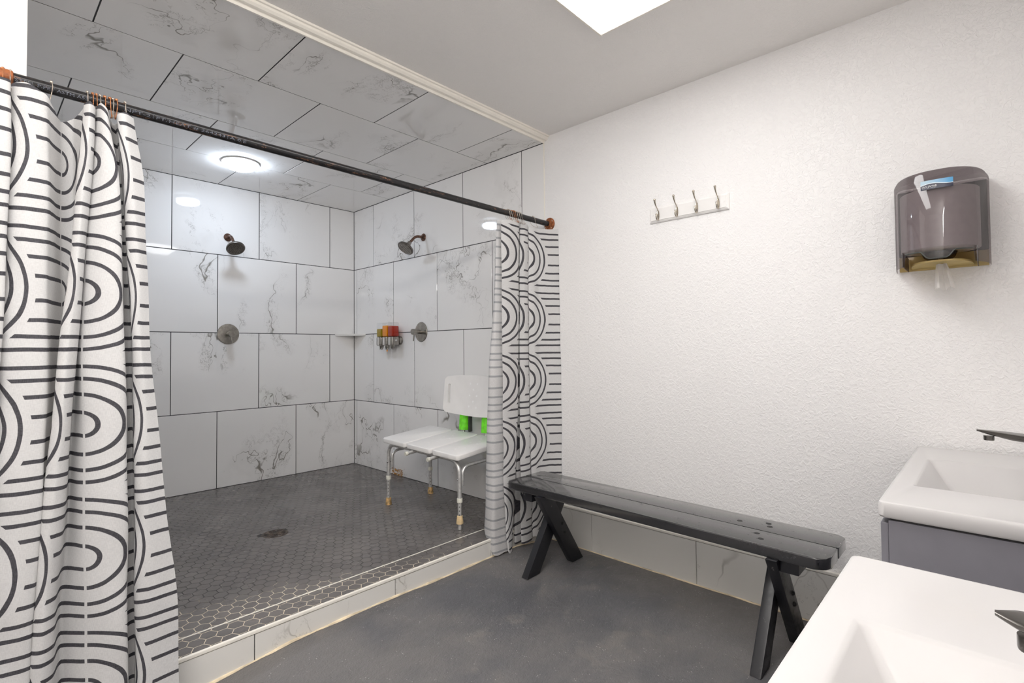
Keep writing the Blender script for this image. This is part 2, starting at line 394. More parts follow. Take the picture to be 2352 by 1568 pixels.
wr_ = struct('wall_return', B(XL-0.05, SL, YF, YF+0.11, FZ-0.05, ZC+0.02), M['wall']); tag(wr_, 'white wall strip left of the shower opening', 'wall')
tag(new('corner_bead', B(SL-0.001, SL+0.0135, YF-0.004, YF+0.112, 0.0, ZS, 0.002), M['trim'], wr_), 'cream corner strip')
tag(struct('ceiling', B(XL-0.1, 0.1, YB-0.1, YF, ZC, ZC+0.1), M['ceil']), 'off white textured ceiling of the room', 'ceiling')

# shower recess: dark grout backing with separate marble tiles on it
G = 0.0026
def tile_row(parent, plane, cuts, lo, hi, thick, tilt=0.0):
    """cuts: positions of the joints along the wall; lo, hi: the other direction"""
    for a, b in zip(cuts, cuts[1:]):
        a, b = min(a, b)+G, max(a, b)-G
        l, h = lo+G, hi-G
        if plane == 'back': bx = B(a, b, 0.0, thick, l, h, 0.0012, 1); c = ((a+b)/2, 0, (l+h)/2)
        elif plane == 'right': bx = B(0.0, thick, a, b, l, h, 0.0012, 1); c = (0, (a+b)/2, (l+h)/2)
        elif plane == 'left': bx = B(SL-thick, SL, a, b, l, h, 0.0012, 1); c = (SL, (a+b)/2, (l+h)/2)
        elif plane == 'ceil': bx = B(a, b, l, h, ZS, ZS+thick, 0.0012, 1); c = ((a+b)/2, (l+h)/2, ZS)
        o = new('tile', bx, M['marble'], parent, loc=c)
        if tilt:
            e = [random.uniform(-tilt, tilt) for _ in range(3)]
            o.rotation_euler = {'back': (e[0], 0, e[2]), 'right': (0, e[1], e[2]), 'left': (0, e[1], e[2]), 'ceil': (e[0], e[1], 0)}[plane]
T = 0.010; SINK = 0.0018
wb = struct('wall_back', B(SL-0.1, 0.12, SINK, 0.13, -0.05, ZC), M['grout']); tag(wb, 'marble tiled back wall of the shower', 'wall')
zr = [0.0, 0.592, 1.202, 1.812, ZS]
xa = [0, -0.243, -0.860, -1.477, -2.094, SL]; xb = [0, -0.551, -1.168, -1.785, SL]
for i in range(4): tile_row(wb, 'back', xa if i % 2 else xb, zr[i], zr[i+1], T, 0.0010)
ws = struct('wall_shower_right', B(SINK, 0.12, YF, SINK+0.01, -0.05, ZC), M['grout']); tag(ws, 'marble tiled right wall of the shower behind the shower chair', 'wall')
ya = [0, -0.338, -0.948, -1.552, -2.140, YF]; yb = [0, -0.047, -0.650, -1.245, -1.858, YF]
for i in range(4): tile_row(ws, 'right', ya if i % 2 else yb, zr[i], zr[i+1], T, 0.0010)
wl = struct('wall_shower_left', B(SL-0.09, SL-SINK, YF+0.11, SINK, -0.05, ZC), M['grout']); tag(wl, 'marble tiled left wall of the shower behind the drawn curtain', 'wall')
for i in range(4): tile_row(wl, 'left', [0, -0.3, -0.91, -1.52, -2.13, YF+0.112] if i % 2 else [0, -0.61, -1.22, -1.83, YF+0.112], zr[i], zr[i+1], T)
tag(new('rust_stain', B(-0.0006, -0.0002, -0.78, -0.62, 0.001, 0.055), M['stain'], ws), 'orange rust stain above the floor')
cs = struct('ceiling_shower', B(SL-0.1, 0.12, YF, 0.12, ZS+SINK, ZC+0.1), M['grout']); tag(cs, 'marble tiled ceiling over the shower', 'ceiling')
tile_row(cs, 'ceil', [0, -0.546, -1.170, -1.798, SL], -0.600, 0.0, T, 0.0008)
tile_row(cs, 'ceil', [0, -0.281, -0.914, -1.541, -2.173, SL], -1.212, -0.600, T, 0.0008)
tile_row(cs, 'ceil', [0, -0.596, -1.230, -1.861, SL], -1.815, -1.212, T, 0.0008)
tile_row(cs, 'ceil', [0, -0.281, -0.907, -1.546, -2.173, SL], YF+0.008, -1.815, T, 0.0008)
# bead trim between the two ceilings, edge strip on the right wall
prof = [(YF+0.004, ZS-0.004), (YF-0.006, ZS-0.005), (YF-0.010, ZS+0.004), (YF-0.013, ZS+0.008), (YF-0.016, ZS+0.006), (YF-0.026, ZS+0.009), (YF-0.034, ZS+0.017), (YF-0.037, ZS+0.025), (YF-0.044, ZS+0.027), (YF-0.047, ZC), (YF+0.004, ZC)]
bm = prism(bmesh.new(), prof, 0, XL, 0.0)
tag(struct('trim_1', bm, M['trim']), 'cream moulding between the room ceiling and the shower ceiling', 'moulding')
tag(struct('trim_2', B(-0.0035, 0.004, YF-0.005, YF+0.0015, 0.0, ZS-0.004, 0.0012), M['trim']), 'thin cream edge strip where the shower tile meets the white wall', 'edge strip')

# baseboard of marble tiles on the right wall
bb = struct('baseboard_right', B(-0.006, 0.0, YB, YF, FZ-0.02, 0.096), M['grout']); tag(bb, 'marble tile baseboard along the white wall under the bench', 'baseboard')
by = [YF, -2.671, -3.291, -3.911, -4.531, YB]
for a, b in zip(by, by[1:]):
    new('tile', B(-0.014, -0.004, b+0.0013, a-0.0013, FZ+0.004, 0.095, 0.001, 1), M['marble_low'], bb, loc=(-0.012, (a+b)/2, 0))
tag(new('cap_strip', B(-0.016, 0.0, YB, YF, 0.0965, 0.110, 0.003), M['trim'], bb), 'cream edge strip')
bm = bmesh.new()
tube(bm, [(-0.015+random.uniform(-.001, .001), YB+(YF-0.01-YB)*i/60, FZ+0.001+random.uniform(-.0015, .0015)) for i in range(61)], 0.0045, 6)
tag(new('caulk_bead', bm, M['caulk'], bb, smooth=True), 'stained caulk line')

# curb
CZ = 0.010; YI, YO = -2.205, -2.345
cu = struct('trim_3', B(SL, 0.0, YO+0.008, YI, FZ-0.03, CZ-0.0005), M['hexgrout']); tag(cu, 'low shower curb with hexagon tiled top and marble face', 'curb')
cx = [0.0, -0.507, -1.127, -1.747, -2.367, SL]
new('grout_joint', B(SL, 0, YO+0.004, YO+0.009, FZ-0.02, CZ-0.012), M['grout'], cu)
for a, b in zip(cx, cx[1:]):
    new('tile', B(b+0.0018, a-0.0018, YO, YO+0.008, FZ-0.02, CZ-0.015, 0.001, 1), M['marble_low'], cu, loc=((a+b)/2, YO, -0.05))
tag(new('edge_strip', B(SL, -0.003, YO-0.003, YO+0.009, CZ-0.0125, CZ+0.001, 0.003), M['trim'], cu), 'cream outer edge strip')
tag(new('inner_edge_strip', B(SL, -0.003, YI-0.003, YI+0.002, CZ-0.02, CZ+0.002, 0.001), M['trim'], cu), 'cream inner edge strip')
bm = bmesh.new()
pts = []
for i in range(91):
    x = SL + (-0.02-SL)*i/90
    pts.append((x, YO-0.004+0.0025*math.sin(x*9)+random.uniform(-.0008, .0008), floor_z(x, YO)+0.001+random.uniform(-.0008, .0008)))
tube(bm, pts, [0.0055+0.0018*math.sin(i*0.7) for i in range(91)], 6)
tag(new('caulk_bead', bm, M['caulk'], cu, smooth=True), 'yellowed caulk line')

# hexagon tiles
def hexa(bm, x, y, z, R, th, rot, clip=None):
    pts = [(x+R*math.cos(rot+i*PI/3), y+R*math.sin(rot+i*PI/3)) for i in range(6)]
    if clip:
        x0, x1, y0, y1 = clip
        for ax, lim, sgn in ((0, x0, 1), (0, x1, -1), (1, y0, 1), (1, y1, -1)):
            out = []
            for i, pnt in enumerate(pts):
                q = pts[i-1]; dp = (pnt[ax]-lim)*sgn; dq = (q[ax]-lim)*sgn
                if (dp >= 0) != (dq >= 0):
                    f = dq/(dq-dp); out.append((q[0]+(pnt[0]-q[0])*f, q[1]+(pnt[1]-q[1])*f))
                if dp >= 0: out.append(pnt)
            pts = out
            if len(pts) < 3: return None
        area = abs(sum(pts[i-1][0]*pts[i][1]-pts[i][0]*pts[i-1][1] for i in range(len(pts))))/2
        if area < 3e-5: return None
    e = 0.0004; cx_ = sum(a for a, _ in pts)/len(pts); cy_ = sum(b for _, b in pts)/len(pts)
    n = len(pts); sh = 1-e/max(R*0.6, 1e-6)
    lo = [bm.verts.new((a, b, z-th)) for a, b in pts]; mi = [bm.verts.new((a, b, z-e)) for a, b in pts]
    hi = [bm.verts.new((cx_+(a-cx_)*sh, cy_+(b-cy_)*sh, z)) for a, b in pts]
    for i in range(n):
        j = (i+1) % n
        bm.faces.new((lo[i], lo[j], mi[j], mi[i])); bm.faces.new((mi[i], mi[j], hi[j], hi[i]))
    bm.faces.new(hi); return (cx_, cy_)
PH = 0.0543; RH = (PH-0.0029)/math.sqrt(3)
def project(x, y, z):
    d = Vector((x, y, z))-CAM; dz = d.dot(fw)
    return 1176+1174.955*d.dot(r2)/dz, 771.2-1174.955*d.dot(u2)/dz, dz
# curb top (flat sides along the curb)
hexes = 0
nx = int(2.45/(PH*0.866))
for i in range(nx+2):
    x = -1.921 + (i-12)*PH*0.866
    for j in range(-3, 4):
        y = -2.275 + j*PH + (PH/2 if (i-12) % 2 else 0)
        bm = bmesh.new(); c = hexa(bm, x, y, CZ, RH, 0.004, 0, (SL+0.001, -0.002, YO+0.0095, YI-0.0035))
        if c is None: bm.free(); continue
        new('hex_tile', bm, M['hex'], cu, loc=(c[0], c[1], CZ)); hexes += 1
# shower floor: nearest 300 in view as parts, the rest as one part
fs = struct('floor_shower', B(SL-0.05, 0.05, YI, 0.05, -0.06, -0.0004), M['hexgrout']); tag(fs, 'shower floor of dark grey hexagon tiles', 'floor')
DR = (-1.264, -1.332)
cells = []
for j in range(-4, 52):
    y = -2.153 + j*PH*0.866
    for i in range(-14, 42):
        x = -1.9205 + i*PH + (PH/2 if j % 2 else 0)
        if x < SL-PH or x > PH or y < YI-PH or y > PH: continue
        if (x-DR[0])**2+(y-DR[1])**2 < 0.066**2: continue
        px, py, dz = project(x, y, 0)
        vis = px > 395 and py < 1568
        cells.append((0 if vis else 1, dz, x, y))
cells.sort(); clip = (SL+0.001, -0.001, YI+0.003, -0.001)
rest = bmesh.new(); full_mesh = None; cnt = 0
for vis, dz, x, y in cells:
    inside = SL+0.04 < x < -0.04 and YI+0.04 < y < -0.04
    if cnt < 296 and not vis:
        if inside and full_mesh is not None:
            o = bpy.data.objects.new('hex_tile', full_mesh); C.objects.link(o); o.parent = fs; o.location = (x, y, 0); cnt += 1; continue
        bm = bmesh.new(); c = hexa(bm, x, y, 0, RH, 0.004, PI/6, clip)
        if c is None: bm.free(); continue
        o = new('hex_tile', bm, M['hex'], fs, loc=(x, y, 0) if inside else (c[0], c[1], 0)); cnt += 1
        if inside: full_mesh = o.data
    else: hexa(rest, x, y, 0, RH, 0.004, PI/6, clip)
tag(new('hex_tiles', rest, M['hex'], fs), kind='stuff')
# ---------------------------------------------------------------- lights of the place, plus an added fill bar
t = thing('ceiling_light_panel', 'long flat lit panel set in the room ceiling', 'ceiling light', (-1.88, -3.50, ZC))
PX0, PX1, PY0, PY1 = -3.10, -0.657, -3.805, -3.192
bm = bmesh.new(); f = 0.012
for a in ((PX0, PX1, PY0, PY0+f), (PX0, PX1, PY1-f, PY1), (PX0, PX0+f, PY0+f, PY1-f), (PX1-f, PX1, PY0+f, PY1-f)): box(bm, *a, ZC-0.012, ZC+0.001, 0.002, 1)
new('frame', bm, M['trim'], t)
new('diffuser', B(PX0+f, PX1-f, PY0+f, PY1-f, ZC-0.0085, ZC-0.002), M['panel'], t)
LX, LY = -1.215, -0.615
t = thing('shower_ceiling_light', 'round white lit lamp on the tiled shower ceiling', 'ceiling light', (LX, LY, ZS))
new('rim', lathe(bmesh.new(), [(0.0, 0), (0.112, 0), (0.118, -0.004), (0.117, -0.009), (0.09, -0.012), (0.0, -0.012)], (LX, LY, ZS), n=48), M['plastic'], t, smooth=True)
new('diffuser', lathe(bmesh.new(), [(0.0, -0.0125), (0.088, -0.0125), (0.088, -0.036), (0.080, -0.044), (0.0, -0.047)], (LX, LY, ZS), n=48), M['lamp'], t, smooth=True)

t = thing('fill_light', 'unseen light bar added as fill, high on the wall beyond the near vanity', 'fill light', (-3.54, YB, 2.17))  # added out of view to brighten the lower shower walls
new('housing', B(-4.50, -2.58, YB+0.0005, YB+0.06, 2.095, 2.245, 0.006), M['plastic'], t)
new('diffuser', B(-4.48, -2.60, YB+0.0605, YB+0.072, 2.11, 2.23, 0.004), M['bar'], t)

# ---------------------------------------------------------------- curtain rod
RY, RZ, RR = -2.375, 1.836, 0.0162
t = thing('curtain_rod', 'long black steel pipe curtain rod across the shower opening', 'curtain rod', (0, RY, RZ))
new('pipe', lathe(bmesh.new(), [(RR, -0.012), (RR, 2.46)], (0, RY, RZ), (-1, 0, 0), 32), M['pipe'], t, smooth=True)
fl = new('flange', lathe(bmesh.new(), [(0.0, 0.0005), (0.040, 0.0005), (0.0405, 0.005), (0.036, 0.0075), (0.025, 0.009), (0.023, 0.022), (0.0215, 0.024), (RR+0.0005, 0.024)], (0, RY, RZ), (-1, 0, 0), 40), M['rust'], t, smooth=True)
tag(fl, 'round rusty wall flange')
for k in range(4):
    a = PI/4+k*PI/2 + 0.2
    new('screw', lathe(bmesh.new(), [(0.0045, 0.007), (0.0042, 0.0095), (0.002, 0.0112), (0, 0.0115)], (0, RY+0.031*math.cos(a), RZ+0.031*math.sin(a)), (-1, 0, 0), 10), M['ring_steel'], fl)
tag(new('coupling', lathe(bmesh.new(), [(RR, 2.418), (0.0195, 2.42), (0.0205, 2.424), (0.0205, 2.50), (0.0195, 2.504), (RR, 2.506)], (0, RY, RZ), (-1, 0, 0), 32), M['rust'], t, smooth=True), 'rust brown coupling')
tag(new('pipe_end', tube(bmesh.new(), smooth_path([(-2.50, RY, RZ), (-2.78, RY, RZ), (-2.78, YF, RZ)], 0.03, 6), RR, 24), M['rust'], t, smooth=True), 'rust brown pipe end')
def text_mesh(body, size, depth=0.0):
    cu_ = bpy.data.curves.new('text', 'FONT'); cu_.body = body; cu_.size = size; cu_.extrude = depth; cu_.resolution_u = 2
    to = bpy.data.objects.new('text', cu_); C.objects.link(to)
    dg = bpy.context.evaluated_depsgraph_get(); me = bpy.data.meshes.new_from_object(to.evaluated_get(dg))
    C.objects.unlink(to); bpy.data.objects.remove(to); return me
def pipe_text(body, x0, x1, size, ang):
    me = text_mesh(body, size); xs = [v.co.x for v in me.vertices]; k = (x1-x0)/(max(xs)-min(xs)); mn = min(xs)
    bm = bmesh.new(); bm.from_mesh(me)
    bmesh.ops.triangulate(bm, faces=bm.faces)
    for v in bm.verts:
        a = ang + (v.co.y-size*0.35)/RR
        rr_ = RR+0.0004
        v.co = Vector((x0+(v.co.x-mn)*k, RY-rr_*math.cos(a), RZ+rr_*math.sin(a)))
    o = new('stencil_text', bm, M['pipe_print'], t); tag(o, 'pale stencilled lettering'); return o
pipe_text('STEEL PIPE / ASTM A53', -2.415, -2.255, 0.0125, -0.42)
pipe_text('NPT-21FT/HEAT # 2642431A 0.E', -2.165, -1.80, 0.0125, -0.42)

# ---------------------------------------------------------------- curtains
LEFT_CURTAIN = [
 (-0.350, [(-2.5946,-2.4),(-2.5925,-2.4),(-2.5907,-2.4),(-2.5897,-2.4),(-2.5938,-2.4),(-2.5979,-2.4),(-2.6025,-2.4),(-2.6028,-2.4),(-2.6029,-2.4)]),
 (-0.220, [(-2.5149,-2.43),(-2.5138,-2.43),(-2.514,-2.43),(-2.5149,-2.43),(-2.5195,-2.43),(-2.5241,-2.43),(-2.5296,-2.43),(-2.5304,-2.43),(-2.5306,-2.43)]),
 (-0.100, [(-2.4551,-2.455),(-2.4553,-2.455),(-2.4575,-2.455),(-2.4606,-2.455),(-2.4691,-2.455),(-2.4775,-2.455),(-2.4877,-2.455),(-2.491,-2.455),(-2.4921,-2.455)]),
 (-0.030, [(-2.4257,-2.45),(-2.4247,-2.45),(-2.4282,-2.45),(-2.4353,-2.45),(-2.4442,-2.45),(-2.4531,-2.45),(-2.4638,-2.45),(-2.4678,-2.45),(-2.469,-2.45)]),
 (0.030, [(-2.4279,-2.4),(-2.4271,-2.4),(-2.4305,-2.4),(-2.437,-2.4),(-2.4457,-2.4),(-2.4544,-2.4),(-2.4647,-2.4),(-2.469,-2.4),(-2.4701,-2.4)]),
 (0.118, [(-2.4229,-2.425),(-2.423,-2.425),(-2.4263,-2.425),(-2.4315,-2.425),(-2.4377,-2.425),(-2.4438,-2.425),(-2.4512,-2.425),(-2.4537,-2.425),(-2.4543,-2.425)]),
 (0.168, [(-2.3934,-2.445),(-2.3918,-2.445),(-2.3901,-2.445),(-2.3896,-2.445),(-2.3956,-2.445),(-2.3989,-2.445),(-2.4019,-2.445),(-2.4023,-2.445),(-2.4022,-2.445)]),
 (0.218, [(-2.3517,-2.44),(-2.3503,-2.4411),(-2.3489,-2.4424),(-2.3478,-2.4437),(-2.3488,-2.445),(-2.354,-2.4437),(-2.3666,-2.4421),(-2.3735,-2.4405),(-2.3751,-2.44)]),
 (0.260, [(-2.338,-2.41),(-2.3368,-2.4111),(-2.3354,-2.4124),(-2.3349,-2.4137),(-2.3388,-2.415),(-2.3473,-2.4137),(-2.3584,-2.4121),(-2.3641,-2.4105),(-2.3654,-2.41)]),
 (0.370, [(-2.3137,-2.345),(-2.3111,-2.345),(-2.3077,-2.345),(-2.3073,-2.345),(-2.3192,-2.345),(-2.3316,-2.3503),(-2.3429,-2.3566),(-2.349,-2.3629),(-2.3502,-2.365)]),
 (0.440, [(-2.2821,-2.34),(-2.2813,-2.34),(-2.2803,-2.34),(-2.2835,-2.34),(-2.3036,-2.34),(-2.3235,-2.3466),(-2.3383,-2.3545),(-2.3457,-2.3624),(-2.3473,-2.365)]),
 (0.475, [(-2.2686,-2.4),(-2.2742,-2.4),(-2.2812,-2.4),(-2.2964,-2.4),(-2.3216,-2.4),(-2.3375,-2.4),(-2.354,-2.4),(-2.3633,-2.4),(-2.3654,-2.4)]),
 (0.505, [(-2.27,-2.43),(-2.2805,-2.4311),(-2.2964,-2.4324),(-2.3156,-2.4337),(-2.3336,-2.435),(-2.3502,-2.435),(-2.3661,-2.435),(-2.3729,-2.435),(-2.3745,-2.435)]),
 (0.540, [(-2.2585,-2.45),(-2.2673,-2.4511),(-2.2811,-2.4524),(-2.2981,-2.4537),(-2.3131,-2.455),(-2.3294,-2.455),(-2.3452,-2.455),(-2.3503,-2.455),(-2.3515,-2.455)]),
 (0.585, [(-2.2408,-2.43),(-2.2485,-2.43),(-2.2609,-2.43),(-2.2758,-2.43),(-2.2888,-2.43),(-2.303,-2.4326),(-2.3198,-2.4358),(-2.3269,-2.4389),(-2.3285,-2.44)]),
 (0.640, [(-2.2343,-2.355),(-2.2431,-2.355),(-2.2555,-2.355),(-2.2688,-2.355),(-2.278,-2.355),(-2.2859,-2.3589),(-2.2974,-2.3637),(-2.2975,-2.3684),(-2.2973,-2.37)]),
 (0.740, [(-2.2424,-2.4),(-2.2512,-2.4042),(-2.2604,-2.4095),(-2.265,-2.4147),(-2.2612,-2.42),(-2.2569,-2.42),(-2.2516,-2.42),(-2.2432,-2.42),(-2.2409,-2.42)]),
 (0.787, [(-2.232,-2.45),(-2.2257,-2.4511),(-2.2207,-2.4524),(-2.2196,-2.4537),(-2.2155,-2.455),(-2.211,-2.455),(-2.2044,-2.455),(-2.1989,-2.455),(-2.1973,-2.455)]),
 (0.832, [(-2.2167,-2.455),(-2.1897,-2.4561),(-2.1791,-2.4574),(-2.1725,-2.4587),(-2.1644,-2.46),(-2.1607,-2.46),(-2.1577,-2.46),(-2.1548,-2.46),(-2.1539,-2.46)]),
 (0.900, [(-2.1963,-2.37),(-2.1802,-2.37),(-2.167,-2.37),(-2.1608,-2.37),(-2.1524,-2.37),(-2.1483,-2.3726),(-2.1449,-2.3758),(-2.1417,-2.3789),(-2.1408,-2.38)]),
 (0.980, [(-2.1803,-2.345),(-2.1656,-2.345),(-2.1501,-2.345),(-2.1386,-2.345),(-2.1319,-2.345),(-2.1283,-2.3503),(-2.125,-2.3566),(-2.122,-2.3629),(-2.1212,-2.365)]),
 (1.100, [(-2.1813,-2.375),(-2.1665,-2.375),(-2.1492,-2.375),(-2.135,-2.375),(-2.129,-2.375),(-2.1253,-2.3763),(-2.1217,-2.3779),(-2.1183,-2.3795),(-2.1173,-2.38)]),
 (1.235, [(-2.1889,-2.43),(-2.175,-2.4289),(-2.1593,-2.4276),(-2.1474,-2.4263),(-2.1396,-2.425),(-2.1357,-2.425),(-2.1322,-2.425),(-2.129,-2.425),(-2.128,-2.425)]),
 (1.290, [(-2.173,-2.445),(-2.1537,-2.445),(-2.1396,-2.445),(-2.1286,-2.445),(-2.1155,-2.445),(-2.1091,-2.445),(-2.1038,-2.445),(-2.099,-2.445),(-2.0977,-2.445)]),
 (1.360, [(-2.1484,-2.425),(-2.1194,-2.4261),(-2.1095,-2.4274),(-2.1001,-2.4287),(-2.0784,-2.43),(-2.057,-2.4326),(-2.0248,-2.4358),(-2.014,-2.4389),(-2.0136,-2.44)]),
]
RIGHT_CURTAIN = [
 (0.058, [(-0.4681,-2.405),(-0.4675,-2.4039),(-0.4662,-2.4026),(-0.4646,-2.4013),(-0.4623,-2.4),(-0.4586,-2.3974),(-0.4542,-2.3942),(-0.4338,-2.3911),(-0.4195,-2.39)]),
 (0.092, [(-0.4116,-2.415),(-0.4109,-2.4129),(-0.4098,-2.4103),(-0.4105,-2.4076),(-0.415,-2.405),(-0.4208,-2.4037),(-0.4279,-2.4021),(-0.4246,-2.4005),(-0.4179,-2.4)]),
 (0.148, [(-0.3297,-2.41),(-0.3301,-2.4079),(-0.3307,-2.4053),(-0.3327,-2.4026),(-0.3377,-2.4),(-0.3427,-2.3974),(-0.3636,-2.3942),(-0.3847,-2.3911),(-0.389,-2.39)]),
 (0.170, [(-0.3228,-2.39),(-0.3244,-2.3889),(-0.3263,-2.3876),(-0.331,-2.3863),(-0.3411,-2.385),(-0.3513,-2.3837),(-0.3634,-2.3821),(-0.3744,-2.3805),(-0.3768,-2.38)]),
 (0.240, [(-0.4179,-2.38),(-0.4178,-2.3796),(-0.4173,-2.3791),(-0.4179,-2.3785),(-0.4204,-2.378),(-0.4227,-2.3772),(-0.4254,-2.3763),(-0.4281,-2.3753),(-0.429,-2.375)]),
 (0.300, [(-0.4674,-2.37),(-0.4723,-2.3696),(-0.479,-2.3691),(-0.4877,-2.3685),(-0.4977,-2.368),(-0.5013,-2.3664),(-0.505,-2.3645),(-0.5082,-2.3626),(-0.5091,-2.362)]),
 (0.355, [(-0.4423,-2.352),(-0.4499,-2.3474),(-0.4639,-2.3416),(-0.4873,-2.3358),(-0.5052,-2.33),(-0.5025,-2.3129),(-0.4945,-2.2924),(-0.4887,-2.2718),(-0.4852,-2.265)]),
 (0.420, [(-0.3589,-2.33),(-0.3548,-2.3237),(-0.3497,-2.3158),(-0.3474,-2.3079),(-0.3503,-2.3),(-0.345,-2.2842),(-0.3387,-2.2653),(-0.3319,-2.2463),(-0.3282,-2.24)]),
 (0.470, [(-0.2718,-2.35),(-0.2723,-2.3468),(-0.2729,-2.3429),(-0.2776,-2.3389),(-0.2898,-2.335),(-0.2963,-2.3258),(-0.3041,-2.3147),(-0.3109,-2.3037),(-0.3108,-2.3)]),
 (0.500, [(-0.2712,-2.36),(-0.2741,-2.3589),(-0.2776,-2.3576),(-0.2816,-2.3563),(-0.2866,-2.355),(-0.2929,-2.355),(-0.3089,-2.355),(-0.3252,-2.355),(-0.3288,-2.355)]),
 (0.505, [(-0.2581,-2.362),(-0.2595,-2.3607),(-0.2612,-2.3592),(-0.2629,-2.3576),(-0.2647,-2.356),(-0.2682,-2.356),(-0.2723,-2.356),(-0.2765,-2.356),(-0.2779,-2.356)]),
 (0.510, [(-0.2575,-2.365),(-0.2592,-2.3639),(-0.2612,-2.3626),(-0.2632,-2.3613),(-0.2653,-2.36),(-0.2688,-2.36),(-0.2711,-2.36),(-0.2732,-2.36),(-0.2742,-2.36)]),
 (0.515, [(-0.2948,-2.385),(-0.2971,-2.3846),(-0.3,-2.3841),(-0.3023,-2.3835),(-0.3037,-2.383),(-0.3048,-2.3822),(-0.302,-2.3813),(-0.299,-2.3803),(-0.2989,-2.38)]),
 (0.545, [(-0.2695,-2.4),(-0.2688,-2.3989),(-0.2677,-2.3976),(-0.2668,-2.3963),(-0.2659,-2.395),(-0.265,-2.3937),(-0.2613,-2.3921),(-0.2576,-2.3905),(-0.2573,-2.39)]),
 (0.565, [(-0.2216,-2.385),(-0.2228,-2.3846),(-0.2243,-2.3841),(-0.2243,-2.3835),(-0.2213,-2.383),(-0.218,-2.3822),(-0.2108,-2.3813),(-0.2034,-2.3803),(-0.2026,-2.38)]),
 (0.680, [(-0.1995,-2.355),(-0.2004,-2.3544),(-0.2016,-2.3536),(-0.2012,-2.3528),(-0.1979,-2.352),(-0.197,-2.3533),(-0.1927,-2.3549),(-0.1879,-2.3565),(-0.1881,-2.357)]),
 (0.800, [(-0.2024,-2.375),(-0.2041,-2.375),(-0.2062,-2.375),(-0.2067,-2.375),(-0.2044,-2.375),(-0.2023,-2.3753),(-0.1966,-2.3756),(-0.1905,-2.3759),(-0.1902,-2.376)]),
 (0.825, [(-0.1695,-2.388),(-0.1713,-2.388),(-0.1735,-2.388),(-0.1747,-2.388),(-0.174,-2.388),(-0.1732,-2.388),(-0.1694,-2.388),(-0.1651,-2.388),(-0.1651,-2.388)]),
 (0.862, [(-0.12,-2.384),(-0.1219,-2.384),(-0.1243,-2.384),(-0.1256,-2.384),(-0.1249,-2.384),(-0.1249,-2.3845),(-0.1237,-2.3852),(-0.1224,-2.3858),(-0.1231,-2.386)]),
 (0.904, [(-0.0846,-2.396),(-0.0866,-2.396),(-0.0891,-2.396),(-0.0905,-2.396),(-0.0899,-2.396),(-0.0893,-2.396),(-0.0894,-2.396),(-0.0897,-2.396),(-0.0906,-2.396)]),
 (0.932, [(-0.0559,-2.407),(-0.0579,-2.407),(-0.0606,-2.407),(-0.062,-2.407),(-0.0616,-2.407),(-0.0611,-2.407),(-0.0612,-2.407),(-0.0616,-2.407),(-0.0625,-2.407)]),
 (1.075, [(-0.0005,-2.445),(0.0018,-2.4471),(0.0057,-2.4497),(0.0026,-2.4524),(-0.0014,-2.455),(-0.0051,-2.455),(-0.0114,-2.455),(-0.0205,-2.455),(-0.023,-2.455)]),
]

LEFTV, RIGHTV = (0.982, 0.1337), (1.0577, 0.041)

LEVELS = [1.80, 1.6, 1.35, 1.1, 0.85, 0.6, 0.3, 0.0, -0.10]
def cat(p0, p1, p2, p3, s):
    return 0.5*((2*p1)+(p2-p0)*s+(2*p0-5*p1+4*p2-p3)*s*s+(3*p1-p0-3*p2+p3)*s**3)
def curtain(name, table, top, bottom, sub, rows, label, u0=0.0, v0=0.0, ten=0.75):
    """table: fabric coordinate and plan position of each fold at each level"""
    n = len(table); cols = []
    for i in range(n-1):
        for s in range(sub): cols.append(i+s/sub)
    cols.append(n-1.0)
    def at(f, fn, ten=ten):
        i = min(int(f), n-2); s = f-i
        g = [fn(max(0, i-1)), fn(i), fn(i+1), fn(min(n-1, i+2))]
        c = cat(*g, s); l = g[1]*(1-s)+g[2]*s
        return l+(c-l)*ten
    def lev(k, z, ax):
        row = table[k][1]
        if z >= LEVELS[0]: return row[0][ax]
        for q in range(len(LEVELS)-1):
            if z >= LEVELS[q+1]:
                s = (LEVELS[q]-z)/(LEVELS[q]-LEVELS[q+1])
                return cat(row[max(0, q-1)][ax], row[q][ax], row[q+1][ax], row[min(len(row)-1, q+2)][ax], s)
        return row[-1][ax]
    bm = bmesh.new(); uvl = bm.loops.layers.uv.new('print'); grid = []; uvs = {}
    for c in cols:
        zt = at(c, lambda k: top[k]); zb = at(c, lambda k: bottom[k]); col_ = []
        u = at(c, lambda k: table[k][0], 0.25)
        for r in range(rows+1):
            z = zt+(zb-zt)*r/rows; f = r/rows
            x = at(c, lambda k: lev(k, z, 0)); y = at(c, lambda k: lev(k, z, 1))
            y += 0.0016*math.sin(z*19+u*23)*(0.3+f); x += 0.0014*math.sin(z*13+u*31)
            v = bm.verts.new((min(x, -0.004), y, z)); uvs[v] = (u+u0, z*v0[0]+v0[1]); col_.append(v)
        grid.append(col_)
    for i in range(len(cols)-1):
        for r in range(rows):
            fc = bm.faces.new((grid[i][r], grid[i][r+1], grid[i+1][r+1], grid[i+1][r])); fc.smooth = True
            for lp in fc.loops: lp[uvl].uv = uvs[lp.vert]
    me = bpy.data.meshes.new(name); bm.to_mesh(me); bm.free(); me.materials.append(M['curtain'])
    o = bpy.data.objects.new(name, me); C.objects.link(o)
    return tag(o, label, 'curtain', 'printed shower curtains')
nl, nr = len(LEFT_CURTAIN), len(RIGHT_CURTAIN)
ltop = [1.79]*nl
